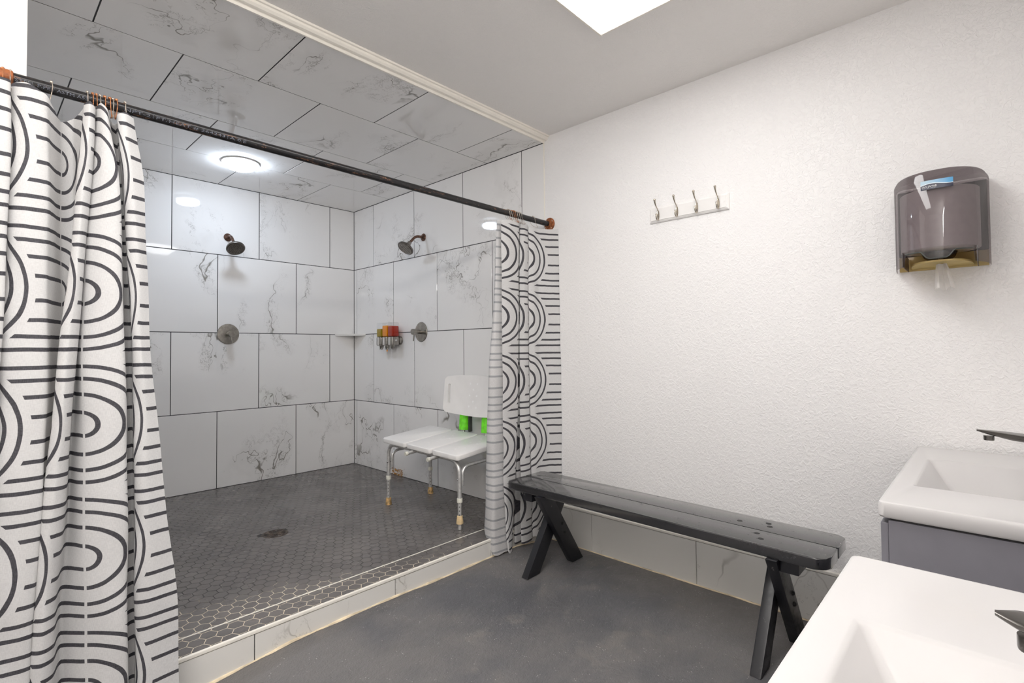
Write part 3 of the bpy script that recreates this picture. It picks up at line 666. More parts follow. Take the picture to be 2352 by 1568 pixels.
for i, z in {0: 1.79, 1: 1.795, 2: 1.80, 3: 1.80, 4: 1.79, 5: 1.803, 6: 1.808, 7: 1.790, 8: 1.775, 9: 1.755, 10: 1.775, 11: 1.79, 12: 1.797, 13: 1.803, 14: 1.79, 15: 1.785, 16: 1.795, 17: 1.805, 18: 1.79, 19: 1.785, 20: 1.788, 21: 1.785, 22: 1.79, 23: 1.80, 24: 1.795}.items(): ltop[i] = z
curtain('shower_curtain', LEFT_CURTAIN, ltop, [-0.085]*nl, 6, 90, 'white curtain with black arcs gathered at the left end of the rod, nearest the camera', u0=0.0, v0=LEFTV)
rtop = [1.775, 1.785, 1.792, 1.79, 1.785, 1.78, 1.775, 1.775, 1.78, 1.785, 1.785, 1.785, 1.79, 1.795, 1.795, 1.795, 1.787, 1.78, 1.785, 1.79, 1.79, 1.795]
rbot = [-0.083, -0.085, -0.083, -0.08, -0.075, -0.072, 0.06, 0.055, -0.01, -0.065, -0.066, -0.066, -0.066, -0.07, -0.065, -0.06, -0.055, -0.055, -0.06, -0.06, -0.06, -0.06]
curtain('shower_curtain', RIGHT_CURTAIN, rtop, rbot, 6, 90, 'white curtain with black arcs gathered at the right end of the rod, beside the bench', u0=0.0, v0=RIGHTV)

# curtain rings
ring_no = ['first', 'second', 'third', 'fourth', 'fifth', 'sixth', 'seventh', 'eighth', 'ninth', 'tenth', 'eleventh', 'twelfth']
def ring(x, mat, bead, lean, label, group, drop=0.062):
    t = thing('curtain_ring', label, 'curtain ring', (x, RY, RZ), group)
    R = 0.0215; pts = []
    for i in range(17):
        a = math.radians(-35 + i*250/16)
        pts.append((x+lean*0.004*math.cos(a), RY+R*math.cos(a)*0.95-0.0, RZ+R*math.sin(a)+0.001))
    # loop: over the pipe, then both legs run down to the eyelet
    over = [(x+lean*0.0, RY-0.0200, RZ-0.012)]
    loop = []
    for i in range(13):
        a = math.radians(180 - i*180/12)
        loop.append((x+lean*0.002*math.sin(a), RY+0.0195*math.cos(a), RZ+0.0195*math.sin(a)))
    front = [(x+lean*0.010, RY-0.040, RZ-drop), (x+lean*0.006, RY-0.034, RZ-drop*0.72), (x+lean*0.002, RY-0.023, RZ-drop*0.33)]
    back_ = [(x+lean*0.001, RY+0.0175, RZ-drop*0.25), (x+lean*0.004, RY+0.006, RZ-drop*0.62), (x+lean*0.008, RY-0.022, RZ-drop*0.98), (x+lean*0.010, RY-0.044, RZ-drop*1.05), (x+lean*0.010, RY-0.047, RZ-drop*0.9)]
    new('wire', tube(bmesh.new(), smooth_path(front+loop+back_, 0.01, 3), 0.00135, 6), mat, t, smooth=True)
    for a in (55, 85, 115):
        ar = math.radians(a); c = (x+lean*0.002, RY-0.0205*math.cos(ar)*0.9, RZ+0.0205*math.sin(ar))
        new('roller_bead', ball(bmesh.new(), c, 0.0043 if bead else 0.0034, 8), M['ring_rust'] if bead else mat, t, smooth=True)
S_, Q_ = M['ring_steel'], M['ring_rust']
left_rings = [(-2.440, Q_, 1, 0.2), (-2.425, S_, 0, 0.1), (-2.336, S_, 0, -0.8), (-2.256, S_, 0, 0), (-2.243, Q_, 0, -0.2), (-2.234, Q_, 0, 0), (-2.225, S_, 0, -0.3), (-2.213, Q_, 1, -0.3), (-2.201, Q_, 1, 0), (-2.193, S_, 0, -0.5), (-2.183, Q_, 1, -0.8), (-2.163, S_, 0, 0.4)]
for i, (x, mt, bd, ln) in enumerate(left_rings):
    ring(x, mt, bd, ln, '%s wire ring, %s from the left end of the rod on the left curtain' % ('rusty' if mt is Q_ else 'silvery', ring_no[i]), 'rings of the left curtain', 0.052)
right_rings = [(-0.386, S_, 0, -0.6), (-0.370, S_, 0, 0.5), (-0.352, Q_, 0, 0.3), (-0.337, Q_, 1, 0), (-0.322, S_, 0, 0.5), (-0.303, S_, 0, 0.2), (-0.284, S_, 0, 0.4), (-0.166, S_, 0, -0.3), (-0.026, Q_, 0, 0)]
for i, (x, mt, bd, ln) in enumerate(right_rings):
    ring(x, mt, bd, ln, '%s wire ring, %s from the left on the right curtain' % ('rusty' if mt is Q_ else 'silvery', ring_no[i]), 'rings of the right curtain', 0.052)
# ---------------------------------------------------------------- shower fittings
def shower_head(name, label, base, out, side):
    """base: point on the wall, out: unit vector away from the wall"""
    b = Vector(base); o = Vector(out); s = Vector(side); dn = Vector((0, 0, -1))
    t = thing('wall_shower', label, 'shower head', base)
    new('wall_flange', lathe(bmesh.new(), [(0, 0.0005), (0.030, 0.0005), (0.031, 0.004), (0.026, 0.010), (0.014, 0.014), (0.012, 0.016)], b, o, 28), M['bronze_rust'], t, smooth=True)
    pth = smooth_path([b+o*0.01, b+o*0.075, b+o*0.135+dn*0.062], 0.05, 8)
    new('arm', tube(bmesh.new(), pth, 0.0105, 12), M['bronze_rust'], t, smooth=True)
    d = (o*0.62+dn*0.78).normalized(); c = b+o*0.135+dn*0.062
    new('swivel_nut', lathe(bmesh.new(), [(0.0115, -0.006), (0.016, -0.002), (0.016, 0.012), (0.019, 0.016), (0.019, 0.024), (0.013, 0.028)], c, d, 20), M['nickel'], t, smooth=True)
    hd = new('head', lathe(bmesh.new(), [(0.012, 0.024), (0.022, 0.030), (0.050, 0.044), (0.064, 0.054), (0.067, 0.062), (0.065, 0.069), (0.057, 0.072), (0.055, 0.067), (0.0, 0.067)], c, d, 40), M['bronze'], t, smooth=True)
    new('spray_plate', lathe(bmesh.new(), [(0.0545, 0.0672), (0.0545, 0.0692), (0.0, 0.070)], c, d, 36), M['darkgrey'] if False else M['nickel'], t, smooth=True)
    p, q, a = frame_of(d); bm = bmesh.new()
    for n_, rad in ((1, 0), (6, 0.011), (12, 0.022), (18, 0.033), (24, 0.044)):
        for k in range(n_):
            an = 2*PI*k/n_ + rad*40
            lathe(bm, [(0.0022, 0.069), (0.0018, 0.0716), (0, 0.0718)], c+p*(rad*math.cos(an))+q*(rad*math.sin(an)), d, 6)
    tag(new('nozzles', bm, M['hole'], t), 'dark rubber nozzles', kind='stuff')
shower_head('l', 'round gunmetal shower head on the back wall', (-1.098, 0, 1.957), (0, -1, 0), (1, 0, 0))
shower_head('r', 'round gunmetal shower head on the right shower wall', (0, -1.077, 1.957), (-1, 0, 0), (0, 1, 0))
def valve(label, base, out, side):
    b = Vector(base); o = Vector(out); s = Vector(side)
    t = thing('shower_valve', label, 'shower valve', base)
    new('escutcheon_plate', lathe(bmesh.new(), [(0, 0.0005), (0.079, 0.0005), (0.080, 0.003), (0.077, 0.006), (0.04, 0.009), (0.0, 0.0095)], b, o, 48), M['nickel'], t, smooth=True)
    new('stem', lathe(bmesh.new(), [(0.016, 0.008), (0.016, 0.05), (0.023, 0.052), (0.0235, 0.060), (0.0235, 0.088), (0.0225, 0.090), (0, 0.090)], b, o, 32), M['nickel'], t, smooth=True)
    new('lever', tube(bmesh.new(), [b+o*0.074+Vector((0, 0, -0.02)), b+o*0.076+s*0.004+Vector((0, 0, -0.074))], 0.0048, 10), M['nickel'], t, smooth=True)
valve('round brushed shower valve on the back wall under its shower head', (-1.092, 0, 1.193), (0, -1, 0), (1, 0, 0))
valve('round brushed shower valve on the right shower wall beside the soap dispenser', (0, -1.043, 1.199), (-1, 0, 0), (0, 1, 0))

# soap dispenser: three bottles in a steel bracket
t = thing('soap_dispenser', 'triple steel soap dispenser with green, orange and red liquid on the right shower wall', 'soap dispenser', (0, -0.66, 1.15))
for y in (-0.752, -0.58): new('wall_mount', lathe(bmesh.new(), [(0, 0.0005), (0.036, 0.0005), (0.037, 0.012), (0.034, 0.018), (0, 0.018)], (0, y, 1.136), (-1, 0, 0), 32), M['nickel'], t, smooth=True)
new('bracket', B(-0.030, -0.017, -0.785, -0.545, 1.112, 1.16, 0.004), M['nickel'], t, smooth=True)
ys = (-0.578, -0.662, -0.746)
for y, lq in zip(ys, ('liq_green', 'liq_orange', 'liq_red')):
    cxx = -0.066
    new('pump_housing', bevel_all(B(cxx-0.036, cxx+0.036, y-0.0375, y+0.0375, 1.094, 1.168), 0.012, 3), M['nickel'], t, smooth=True)
    new('chrome_front', B(cxx-0.0385, cxx-0.034, y-0.010, y+0.018, 1.098, 1.164, 0.002), M['chrome'], t)
    new('spout', lathe(bmesh.new(), [(0.020, 0.0), (0.017, -0.018), (0.010, -0.030), (0.006, -0.036), (0.0, -0.036)], (cxx-0.006, y, 1.095), n=16), M['nickel'], t, smooth=True)
    bot = new('bottle', bevel_all(B(cxx-0.034, cxx+0.034, y-0.036, y+0.036, 1.1685, 1.288), 0.012, 3), M['bottle'], t, smooth=True)
    lv = {'liq_green': 1.238, 'liq_orange': 1.262, 'liq_red': 1.256}[lq]
    tag(new('liquid', bevel_all(B(cxx-0.0325, cxx+0.0325, y-0.0345, y+0.0345, 1.1695, lv), 0.010, 3), M[lq], bot, smooth=True), {'liq_green': 'olive green liquid', 'liq_orange': 'orange liquid', 'liq_red': 'red liquid'}[lq])
    new('push_bar', tube(bmesh.new(), [(cxx-0.014, y-0.016, 1.074), (cxx-0.014, y-0.016, 1.062), (cxx-0.014, y+0.016, 1.062), (cxx-0.014, y+0.016, 1.074)], 0.002, 6), M['chrome'], t)
new('side_screw', lathe(bmesh.new(), [(0, 0), (0.008, 0), (0.008, 0.003), (0.004, 0.003), (0.003, 0.001), (0, 0.001)], (-0.066, -0.7838, 1.136), (0, -1, 0), 16), M['chrome'], t)
tag(new('soap_drip', lathe(bmesh.new(), [(0, 0), (0.004, -0.004), (0.005, -0.012), (0.002, -0.02), (0, -0.021)], (-0.072, -0.662, 1.062), n=10), M['liq_orange'], t, smooth=True), 'orange soap drip')

# corner shelf
bm = bmesh.new()
pl = [(-0.001, -0.001), (-0.195, -0.001)] + [(-0.195+0.195*(k/8)-0.028*math.sin(PI*k/8)*0.6, -0.001-0.205*(k/8)+0.028*math.sin(PI*k/8)*0.6) for k in range(1, 8)] + [(-0.001, -0.206)]
prism(bm, pl, 2, 1.190, 1.208)
tag(new('corner_shelf', bevel_all(bm, 0.002, 1), M['marble_low'], None, loc=(-0.07, -0.07, 1.19)), 'small white triangular shelf in the shower corner', 'shelf')

# floor drain
t = thing('floor_drain', 'round rusty bronze drain grate in the hexagon tile floor', 'drain', (DR[0], DR[1], 0))
zt = 0.0012
new('pan', lathe(bmesh.new(), [(0, -0.0011), (0.064, -0.0011), (0.064, -0.0006), (0, -0.0006)], (DR[0], DR[1], 0), n=40), M['hole'], t)
bm = bmesh.new()
lathe(bm, [(0.060, -0.0006), (0.060, zt), (0.068, zt+0.0004), (0.0725, -0.0006)], (DR[0], DR[1], 0), n=48)
new('rim', bm, M['drain'], t, smooth=True)
bm = bmesh.new()
for k in range(12):
    a = k*PI/6; pts = []
    for q in range(9):
        r = 0.012+0.049*q/8; an = a+0.9*q/8
        pts.append((DR[0]+r*math.cos(an), DR[1]+r*math.sin(an), zt-0.0012))
    tube(bm, pts, 0.0019, 6)
    pts = []
    for q in range(9):
        r = 0.012+0.049*q/8; an = a-0.9*q/8
        pts.append((DR[0]+r*math.cos(an), DR[1]+r*math.sin(an), zt-0.0014))
    tube(bm, pts, 0.0017, 6)
lathe(bm, [(0, -0.0006), (0.014, -0.0006), (0.014, zt), (0, zt)], (DR[0], DR[1], 0), n=24)
new('grate', bm, M['drain'], t, smooth=True)

# ---------------------------------------------------------------- shower chair (transfer bench)
t = thing('shower_chair', 'white plastic shower chair with aluminium legs and a backrest, standing in the shower', 'chair', (-0.33, -1.72, 0))
FX, BX, Y0, Y1 = -0.508, -0.150, -1.345, -2.085
def sz(x, y): return 0.458 + (x-(-0.545))*0.098 + (y-(-1.34))*0.022      # tilted seat: higher at the back, lower at the near side
XF, XB = -0.550, -0.140
edges = [-1.330, -1.592, -1.604, -1.858, -1.870, -2.118]
for k in range(3):
    a, b = edges[2*k], edges[2*k+1]
    bm = bmesh.new()
    pts = [(XF, b), (XB, b), (XB, a), (XF, a)]
    box(bm, XF, XB, b, a, -0.016, 0.016)
    vert = [e for e in bm.edges if abs(e.verts[0].co.z-e.verts[1].co.z) > 0.01]
    bmesh.ops.bevel(bm, geom=vert, offset=0.022, segments=4, profile=0.5, affect='EDGES')
    hor = [e for e in bm.edges if abs(e.verts[0].co.z-e.verts[1].co.z) < 0.001]
    bmesh.ops.bevel(bm, geom=hor, offset=0.006, segments=3, profile=0.5, affect='EDGES')
    for v in bm.verts: v.co.z += sz(v.co.x, v.co.y)-0.016
    sp_ = new('seat_panel', bm, M['plastic'], t, smooth=True)
    cy = (a+b)/2
    for dx, dy in ((-0.11, 0), (-0.06, 0.03), (-0.06, -0.03), (-0.01, 0), (0.04, 0.03), (0.04, -0.03), (0.09, 0), (0.13, 0.03)):
        x = -0.35+dx; y = cy+dy
        new('drain_hole', lathe(bmesh.new(), [(0, 0.0001), (0.0070, 0.0001), (0.0070, 0.0009), (0.0045, 0.0013), (0.003, 0.0004), (0, 0.0003)], (x, y, sz(x, y)), n=10), M['plastic_hi'], sp_, smooth=True)
# under-seat frame: front and back hoops, side braces
def hoop(x, name):
    zt_ = lambda y: sz(x, y)-0.046
    p = smooth_path([(x, Y0, 0.16), (x, Y0, zt_(Y0)), (x, Y1, zt_(Y1)), (x, Y1, 0.16)], 0.085, 9)
    return new(name, tube(bmesh.new(), p, 0.0128, 14), M['alu'], t, smooth=True)
hoop(FX, 'front_frame'); hoop(BX, 'rear_frame')
for y, sg in ((Y0, -1), (Y1, 1)):
    yy = y+sg*0.004
    p = smooth_path([(FX+0.024, yy, 0.25), (FX+0.026, yy, 0.362), (BX-0.026, yy, 0.375), (BX-0.024, yy, 0.25)], 0.085, 9)
    new('side_brace', tube(bmesh.new(), p, 0.0105, 12), M['alu'], t, smooth=True)
    for x, s2 in ((FX, 1), (BX, -1)):
        new('bolt', lathe(bmesh.new(), [(0.006, -0.015), (0.006, 0.013), (0.003, 0.0155), (0, 0.0155)], (x, yy, 0.29), (-1, 0, 0), 10), M['chrome'], t)
for x, y, slip in ((FX, Y0, 0), (FX, Y1, 1), (BX, Y0, 0), (BX, Y1, 0)):
    z0 = 0.002
    lg = new('leg', lathe(bmesh.new(), [(0, z0), (0.0118, z0), (0.0118, 0.30), (0, 0.30)], (x, y, 0), n=16), M['alu'], t, smooth=True)
    new('collar', lathe(bmesh.new(), [(0.0125, 0.0), (0.0165, 0.001), (0.0168, 0.022), (0.0155, 0.026), (0.0125, 0.026)], (x, y, 0.17 if not slip else 0.158), n=18), M['plastic_cap'], lg, smooth=True)
    zo = 0.036 if slip else 0.0005
    tp = new('rubber_tip', lathe(bmesh.new(), [(0.0121, zo), (0.0205, zo), (0.0210, zo+0.006), (0.0175, zo+0.034), (0.0165, zo+0.046), (0.0121, zo+0.047)], (x, y, 0), n=18), M['rubber_clean'] if slip else M['rubber'], lg, smooth=True)
    if slip: tag(lg, 'leg with its rubber tip slid up')
    for k in range(5):
        new('pin_hole', lathe(bmesh.new(), [(0.0031, 0.0112), (0.0031, 0.0122), (0, 0.0122)], (x, y, 0.066+k*0.023), (-0.75, -0.66, 0), 8), M['hole'], lg)
# backrest on two tubes running under the seat
for y in (-1.675, -1.900):
    zf = sz(XF, y)-0.045
    p = smooth_path([(XF-0.045, y, zf-0.004), (-0.115, y, sz(-0.115, y)-0.041), (-0.088, y, 0.74)], 0.05, 8)
    bt = new('back_tube', tube(bmesh.new(), p, 0.0115, 12), M['alu'], t, smooth=True)
    new('end_cap', lathe(bmesh.new(), [(0.0, 0.0), (0.0128, 0.0), (0.0132, 0.004), (0.0132, 0.016), (0.0118, 0.016)], (XF-0.052, y, zf-0.0045), (1, 0, 0.098), 16), M['plastic_cap'], bt, smooth=True)
    tag(new('sleeve', tube(bmesh.new(), [(-0.1085, y, 0.496), (-0.1035, y, 0.56), (-0.098, y, 0.63)], 0.037, 18), M['green'], bt, smooth=True), 'lime green foam sleeve')
    tag(new('lock_clip', B(-0.105, -0.075, y-0.050, y-0.036, 0.482, 0.60, 0.004), M['darkgrey'], bt), 'dark grey clip')
# backrest panel: slightly curved, with a slot handle on each side
bm = bmesh.new(); yc = -1.80; hw, z0b, z1b = 0.262, 0.605, 0.880
def bx_(y): return -0.135 + 0.045*((y-yc)/hw)**2*(-1)
def outline():
    pts = []
    def arc(cy, cz, r, a0, a1, n=6):
        for k in range(n+1):
            a = math.radians(a0+(a1-a0)*k/n); pts.append((cy+r*math.cos(a), cz+r*math.sin(a)))
    r = 0.035
    arc(yc+hw-r, z0b+0.01+r, r, -80, 0); arc(yc+hw-0.006-r, z1b-0.012-r, r, 0, 80)
    for k in range(1, 8): y = yc+(hw-0.06)*(1-2*k/8); pts.append((y, z1b+0.004*math.sin(PI*k/8)-0.006))
    arc(yc-hw+0.006+r, z1b-0.012-r, r, 100, 180); arc(yc-hw+r, z0b+0.01+r, r, 180, 260)
    for k in range(1, 8): y = yc-(hw-0.06)*(1-2*k/8); pts.append((y, z0b-0.012*math.sin(PI*k/8)+0.006))
    return pts
outer = outline()
def slot(cy):
    pts = []
    for cz, a0 in ((0.805, 0), (0.685, 180)):
        for k in range(7):
            a = math.radians(a0+180*k/6); pts.append((cy+0.010*math.cos(a), cz+0.010*math.sin(a)))
    return pts
loops = [outer, slot(yc+hw-0.045), slot(yc-hw+0.045)]
es = []
for lp in loops:
    vs = [bm.verts.new((0, a, b)) for a, b in lp]
    for i in range(len(vs)): es.append(bm.edges.new((vs[i-1], vs[i])))
bmesh.ops.triangle_fill(bm, use_beauty=True, use_dissolve=False, edges=es)
bmesh.ops.subdivide_edges(bm, edges=[e for e in bm.edges if not e.is_boundary], cuts=2, use_grid_fill=False)
bmesh.ops.triangulate(bm, faces=bm.faces)
r = bmesh.ops.extrude_face_region(bm, geom=list(bm.faces))
for v in r['geom']:
    if isinstance(v, bmesh.types.BMVert): v.co.x += 0.020
rim = [e for e in bm.edges if len(e.link_faces) == 2 and e.calc_face_angle(0) > 1.2]
bmesh.ops.bevel(bm, geom=rim, offset=0.004, segments=2, profile=0.5, affect='EDGES')
for v in bm.verts: v.co.x += bx_(v.co.y) + (v.co.z-0.74)*0.06
bk = new('backrest', bm, M['plastic'], t, smooth=True)
for dy, dz in ((0.03, 0.075), (-0.04, 0.075), (0, 0.035), (0.035, -0.005), (-0.035, -0.005), (0, -0.045), (0.04, -0.08), (-0.03, -0.085)):
    y, z = yc+dy, 0.745+dz
    new('drain_hole', lathe(bmesh.new(), [(0.0070, 0.0), (0.0070, 0.0008), (0.0045, 0.0013), (0.003, 0.0004), (0, 0.0003)], (bx_(y)+(z-0.74)*0.06-0.0002, y, z), (-1, 0, 0.05), 10), M['plastic_hi'], bk, smooth=True)

# ---------------------------------------------------------------- bench
t = thing('bench', 'long black painted wooden bench with crossed legs against the white wall', 'bench', (-0.32, -3.17, FZ))
ZB, TH = 0.331, 0.040; ya_, yb_ = -2.420, -3.965
sk = -0.033                                   # the bench stands slightly off parallel to the wall
def bxx(x, y): return x + (y-ya_)/(yb_-ya_)*(-0.050)
def plank(x0, x1, r_in, r_out):
    pts = []
    def arc(cx_, cy_, r, a0, a1, n=5):
        for k in range(n+1):
            a = math.radians(a0+(a1-a0)*k/n); pts.append((cx_+r*math.cos(a), cy_+r*math.sin(a)))
    outer_low = x0 < -0.31
    rl, rh = (r_out, r_in) if outer_low else (r_in, r_out)
    arc(x0+rl, yb_+rl, rl, 180, 270); arc(x1-rh, yb_+rh, rh, 270, 360); arc(x1-rh*0.5, ya_-rh*0.5, rh*0.5, 0, 90); arc(x0+rl*0.4, ya_-rl*0.4, rl*0.4, 90, 180)
    bm = prism(bmesh.new(), pts, 2, ZB-TH, ZB)
    hor = [e for e in bm.edges if abs(e.verts[0].co.z-e.verts[1].co.z) < 0.001]
    bmesh.ops.bevel(bm, geom=hor, offset=0.006, segments=3, profile=0.5, affect='EDGES')
    for v in bm.verts: v.co.x = bxx(v.co.x, v.co.y)
    return bm
p1 = new('seat_plank', plank(-0.455, -0.305, 0.006, 0.045), M['black'], t, smooth=True, loc=(-0.4, -3.17, ZB))
p2 = new('seat_plank', plank(-0.299, -0.150, 0.006, 0.030), M['black'], t, smooth=True, loc=(-0.24, -3.17, ZB))
for x, y in ((-0.245, -3.60), (-0.20, -3.70), (-0.235, -3.715), (-0.345, -3.70), (-0.395, -3.73)):
    new('screw_plug', lathe(bmesh.new(), [(0.011, 0.0003), (0.010, 0.0007), (0.004, -0.0002), (0, -0.0002)], (bxx(x, y), y, ZB), n=14), M['black_dent'], p2 if x > -0.3 else p1)
def leg(xa, xb, y0, y1, w=0.082):
    """flat leg in the x-z plane from (xa, top) to (xb, floor), ends cut level"""
    zt_, zb_ = ZB-TH-0.001, FZ+0.0015
    d = Vector((xb-xa, zb_-zt_)); L = d.length; hw_ = w/2/abs(d.y/L)
    bm = prism(bmesh.new(), [(xa-hw_, zt_), (xa+hw_, zt_), (xb+hw_, zb_), (xb-hw_, zb_)], 1, y0, y1)
    bevel_all(bm, 0.004, 2)
    return bm
for yc_, outs in ((-2.635, 1), (-3.765, -1)):
    o = bxx(0, yc_)
    new('leg', leg(-0.195+o, -0.478+o, yc_+0.002, yc_+0.042), M['black_leg'], t, smooth=True, loc=(-0.3, yc_, 0.1))
    l2 = new('leg', leg(-0.425+o, -0.150+o, yc_-0.042, yc_-0.002), M['black_leg'], t, smooth=True, loc=(-0.3, yc_, 0.1))
    y0 = yc_+0.0425 if outs > 0 else yc_-0.0425
    new('cleat', B(-0.44+o, -0.165+o, y0, y0+outs*0.062, ZB-TH-0.046, ZB-TH-0.0005, 0.003), M['black_leg'], t, smooth=True, loc=(-0.3, y0, ZB-TH))
    xm = -0.300+o; zm = ZB-TH - (ZB-TH-FZ)*0.47
    for k, (dx, dz) in enumerate(((0.012, 0.018), (0.030, -0.030))):
        new('bolt', lathe(bmesh.new(), [(0, -0.090), (0.008, -0.090), (0.008, -0.0845), (0.0105, -0.0842), (0.0105, 0.0005), (0.008, 0.0008), (0.0075, 0.006), (0.004, 0.008), (0, 0.008)], (xm+dx, yc_-0.042, zm+dz), (0, -1, 0), 12), M['black_dent'], t)
# ---------------------------------------------------------------- coat rack
t = thing('coat_rack', 'white coat rack board with four metal double hooks on the white wall', 'coat rack', (0, -3.275, 1.755))
RY0, RY1, RZ0, RZ1 = -3.482, -3.067, 1.717, 1.796
bm = bmesh.new()
def ringv(ins, x): return [bm.verts.new((x, y, z)) for y, z in ((RY0+ins, RZ0+ins), (RY1-ins, RZ0+ins), (RY1-ins, RZ1-ins), (RY0+ins, RZ1-ins))]
rs = [ringv(0, -0.0005), ringv(0, -0.007), ringv(0.006, -0.012), ringv(0.010, -0.013), ringv(0.0105, -0.016)]
for a, b in zip(rs, rs[1:]):
    for i in range(4): bm.faces.new((a[i], a[(i+1) % 4], b[(i+1) % 4], b[i]))
bm.faces.new(rs[-1]); bm.faces.new(rs[0])
new('board', bm, M['plastic'], t)
def hook(y, lab):
    x0 = -0.0162
    pth = smooth_path([(x0-0.003, y, 1.770), (x0-0.012, y, 1.782), (x0-0.030, y, 1.795), (x0-0.040, y, 1.812), (x0-0.043, y, 1.822)], 0.012, 5)
    n = len(pth)
    bm = tube(bmesh.new(), pth, [0.0023+0.0030*(i/(n-1))**2 for i in range(n)], 10); ball(bm, (x0-0.043, y, 1.824), 0.0064, 10)
    low = smooth_path([(x0-0.003, y, 1.730), (x0-0.010, y, 1.722), (x0-0.024, y, 1.728), (x0-0.029, y, 1.742), (x0-0.027, y, 1.750)], 0.012, 5)
    tube(bm, low, [0.0024+0.0018*(i/(len(low)-1)) for i in range(len(low))], 10); ball(bm, (x0-0.027, y, 1.751), 0.0052, 10)
    tube(bm, smooth_path([(x0-0.003, y, 1.728), (x0-0.016, y, 1.745), (x0-0.016, y, 1.765), (x0-0.010, y, 1.780)], 0.015, 5), 0.0021, 8)
    prism(bm, [(y-0.002, 1.726), (y+0.002, 1.726), (y+0.0045, 1.744), (y+0.0045, 1.758), (y+0.002, 1.776), (y-0.002, 1.776), (y-0.0045, 1.758), (y-0.0045, 1.744)], 0, x0-0.0025, x0+0.0005)
    return new('double_hook', bm, M['hook'], t, smooth=True)
for y in (-3.122, -3.226, -3.330, -3.436): hook(y, '')
for y in (-3.09, -3.462): new('screw_cap', lathe(bmesh.new(), [(0.005, 0.0), (0.0045, 0.0015), (0, 0.002)], (-0.016, y, 1.757), (-1, 0, 0), 12), M['plastic'], t)

# ---------------------------------------------------------------- paper towel dispenser
YT, HW, DP = -4.257, 0.134, 0.240
t = thing('paper_towel_dispenser', 'smoke grey plastic paper towel dispenser on the white wall above the basins', 'towel dispenser', (0, YT, 1.33))
tag(new('back_plate', B(-0.012, -0.0005, YT-HW+0.006, YT+HW-0.006, 1.396, 1.648, 0.003), M['dark_back'], t, smooth=True), 'dark back plate')
tag(new('lower_back_plate', B(-0.012, -0.0005, YT-HW+0.006, YT+HW-0.006, 1.340, 1.3955, 0.003), M['amber'], t, smooth=True), 'amber lower back plate')
def dshape(a, hw=HW, dp=DP):
    """a from 0 to 1 round the front from the left edge (y high) to the right edge"""
    th = PI*a; n = 3.0
    c, s = math.cos(th), math.sin(th)
    y = YT + hw*(1 if c > 0 else -1)*abs(c)**(2/2.6); x = -0.004 - dp*abs(s)**(2/2.6)
    return x, y
NA = 64; bm = bmesh.new(); cols = []
for i in range(NA+1):
    a = i/NA; x, y = dshape(a); q = (y-YT)/HW
    zb = 1.335
    if x < -0.05:
        k = abs(q)
        if k < 0.70: zb = 1.378
        if k < 0.34: zb = 1.378-0.026*min(1, (0.34-k)/0.14)
    zt_ = 1.660
    col_ = [bm.verts.new((x, y, zb)), bm.verts.new((x, y, 1.392)), bm.verts.new((x, y, 1.50)), bm.verts.new((x, y, zt_-0.016))]
    for ins, dz in ((0.006, 0.005), (0.020, 0.0)):
        f_ = 1-ins/HW; col_.append(bm.verts.new((-0.004+(x+0.004)*(1-ins/DP), YT+(y-YT)*f_, zt_-dz)))
    cols.append(col_)
for a, b in zip(cols, cols[1:]):
    for k in range(5): bm.faces.new((a[k], b[k], b[k+1], a[k+1]))
capv = [c[-1] for c in cols]; bm.faces.new(capv)
cv = new('cover', bm, M['smoke'], t, smooth=True); tag(cv, 'smoke grey see-through cover')
# ribbed rims of the cover's lower opening
bm = bmesh.new()
rimp = []
for i in range(NA+1):
    x, y = dshape(i/NA); q = abs((y-YT)/HW)
    if x < -0.05 and q < 0.70: rimp.append(cols[i][0].co.copy() if False else Vector((x, y, 1.378-0.026*min(1, max(0, (0.34-q)/0.14)) if q < 0.34 else 1.378)))
tube(bm, rimp, 0.0022, 6); new('opening_rim', bm, M['darkgrey'], t, smooth=True)
for sg in (1, -1):
    y = YT+sg*HW*0.74
    new('inner_rib', B(-0.20, -0.02, y-0.0012, y+0.0012, 1.337, 1.388), M['smoke'], t)
bm = bmesh.new(); tv = []
for k, z in enumerate((1.346, 1.352)):
    tv.append([bm.verts.new((*dshape(i/32, HW*0.66, DP*0.80), z)) for i in range(33)])
bm.faces.new(tv[0]); bm.faces.new(tv[1])
for i in range(33): bm.faces.new((tv[0][i-1], tv[0][i], tv[1][i], tv[1][i-1]))
tag(new('lower_tray', bm, M['amber'], t), 'amber lower tray')
new('feed_nozzle', lathe(bmesh.new(), [(0.050, 0.035), (0.044, 0.018), (0.030, 0.004), (0.018, -0.004), (0.012, -0.006), (0.010, -0.004), (0.028, 0.008), (0.046, 0.035)], (-0.115, YT+0.002, 1.352), n=28), M['smoke'], t, smooth=True)
# sticker with the maker's name, wrapped on the front of the cover
def on_front(y, z, off):
    q = min(1, abs(y-YT)/HW); s_ = (1-q**2.6)**(1/2.6)
    return Vector((-0.004-DP*s_-off, y, z))
bm = bmesh.new(); uvl = bm.loops.layers.uv.new('sticker'); LY0, LY1, LZ0, LZ1 = YT+0.040, YT-0.046, 1.590, 1.621
g = [[bm.verts.new(on_front(LY0+(LY1-LY0)*i/12, LZ0+(LZ1-LZ0)*j/2, 0.0012)) for j in range(3)] for i in range(13)]
for i in range(12):
    for j in range(2):
        f_ = bm.faces.new((g[i][j], g[i+1][j], g[i+1][j+1], g[i][j+1]))
        for lp, (a, b) in zip(f_.loops, ((i, j), (i+1, j), (i+1, j+1), (i, j+1))): lp[uvl].uv = (a/12, b/2)
st = new('sticker', bm, M['sticker'], cv); tag(st, 'blue and navy printed sticker')
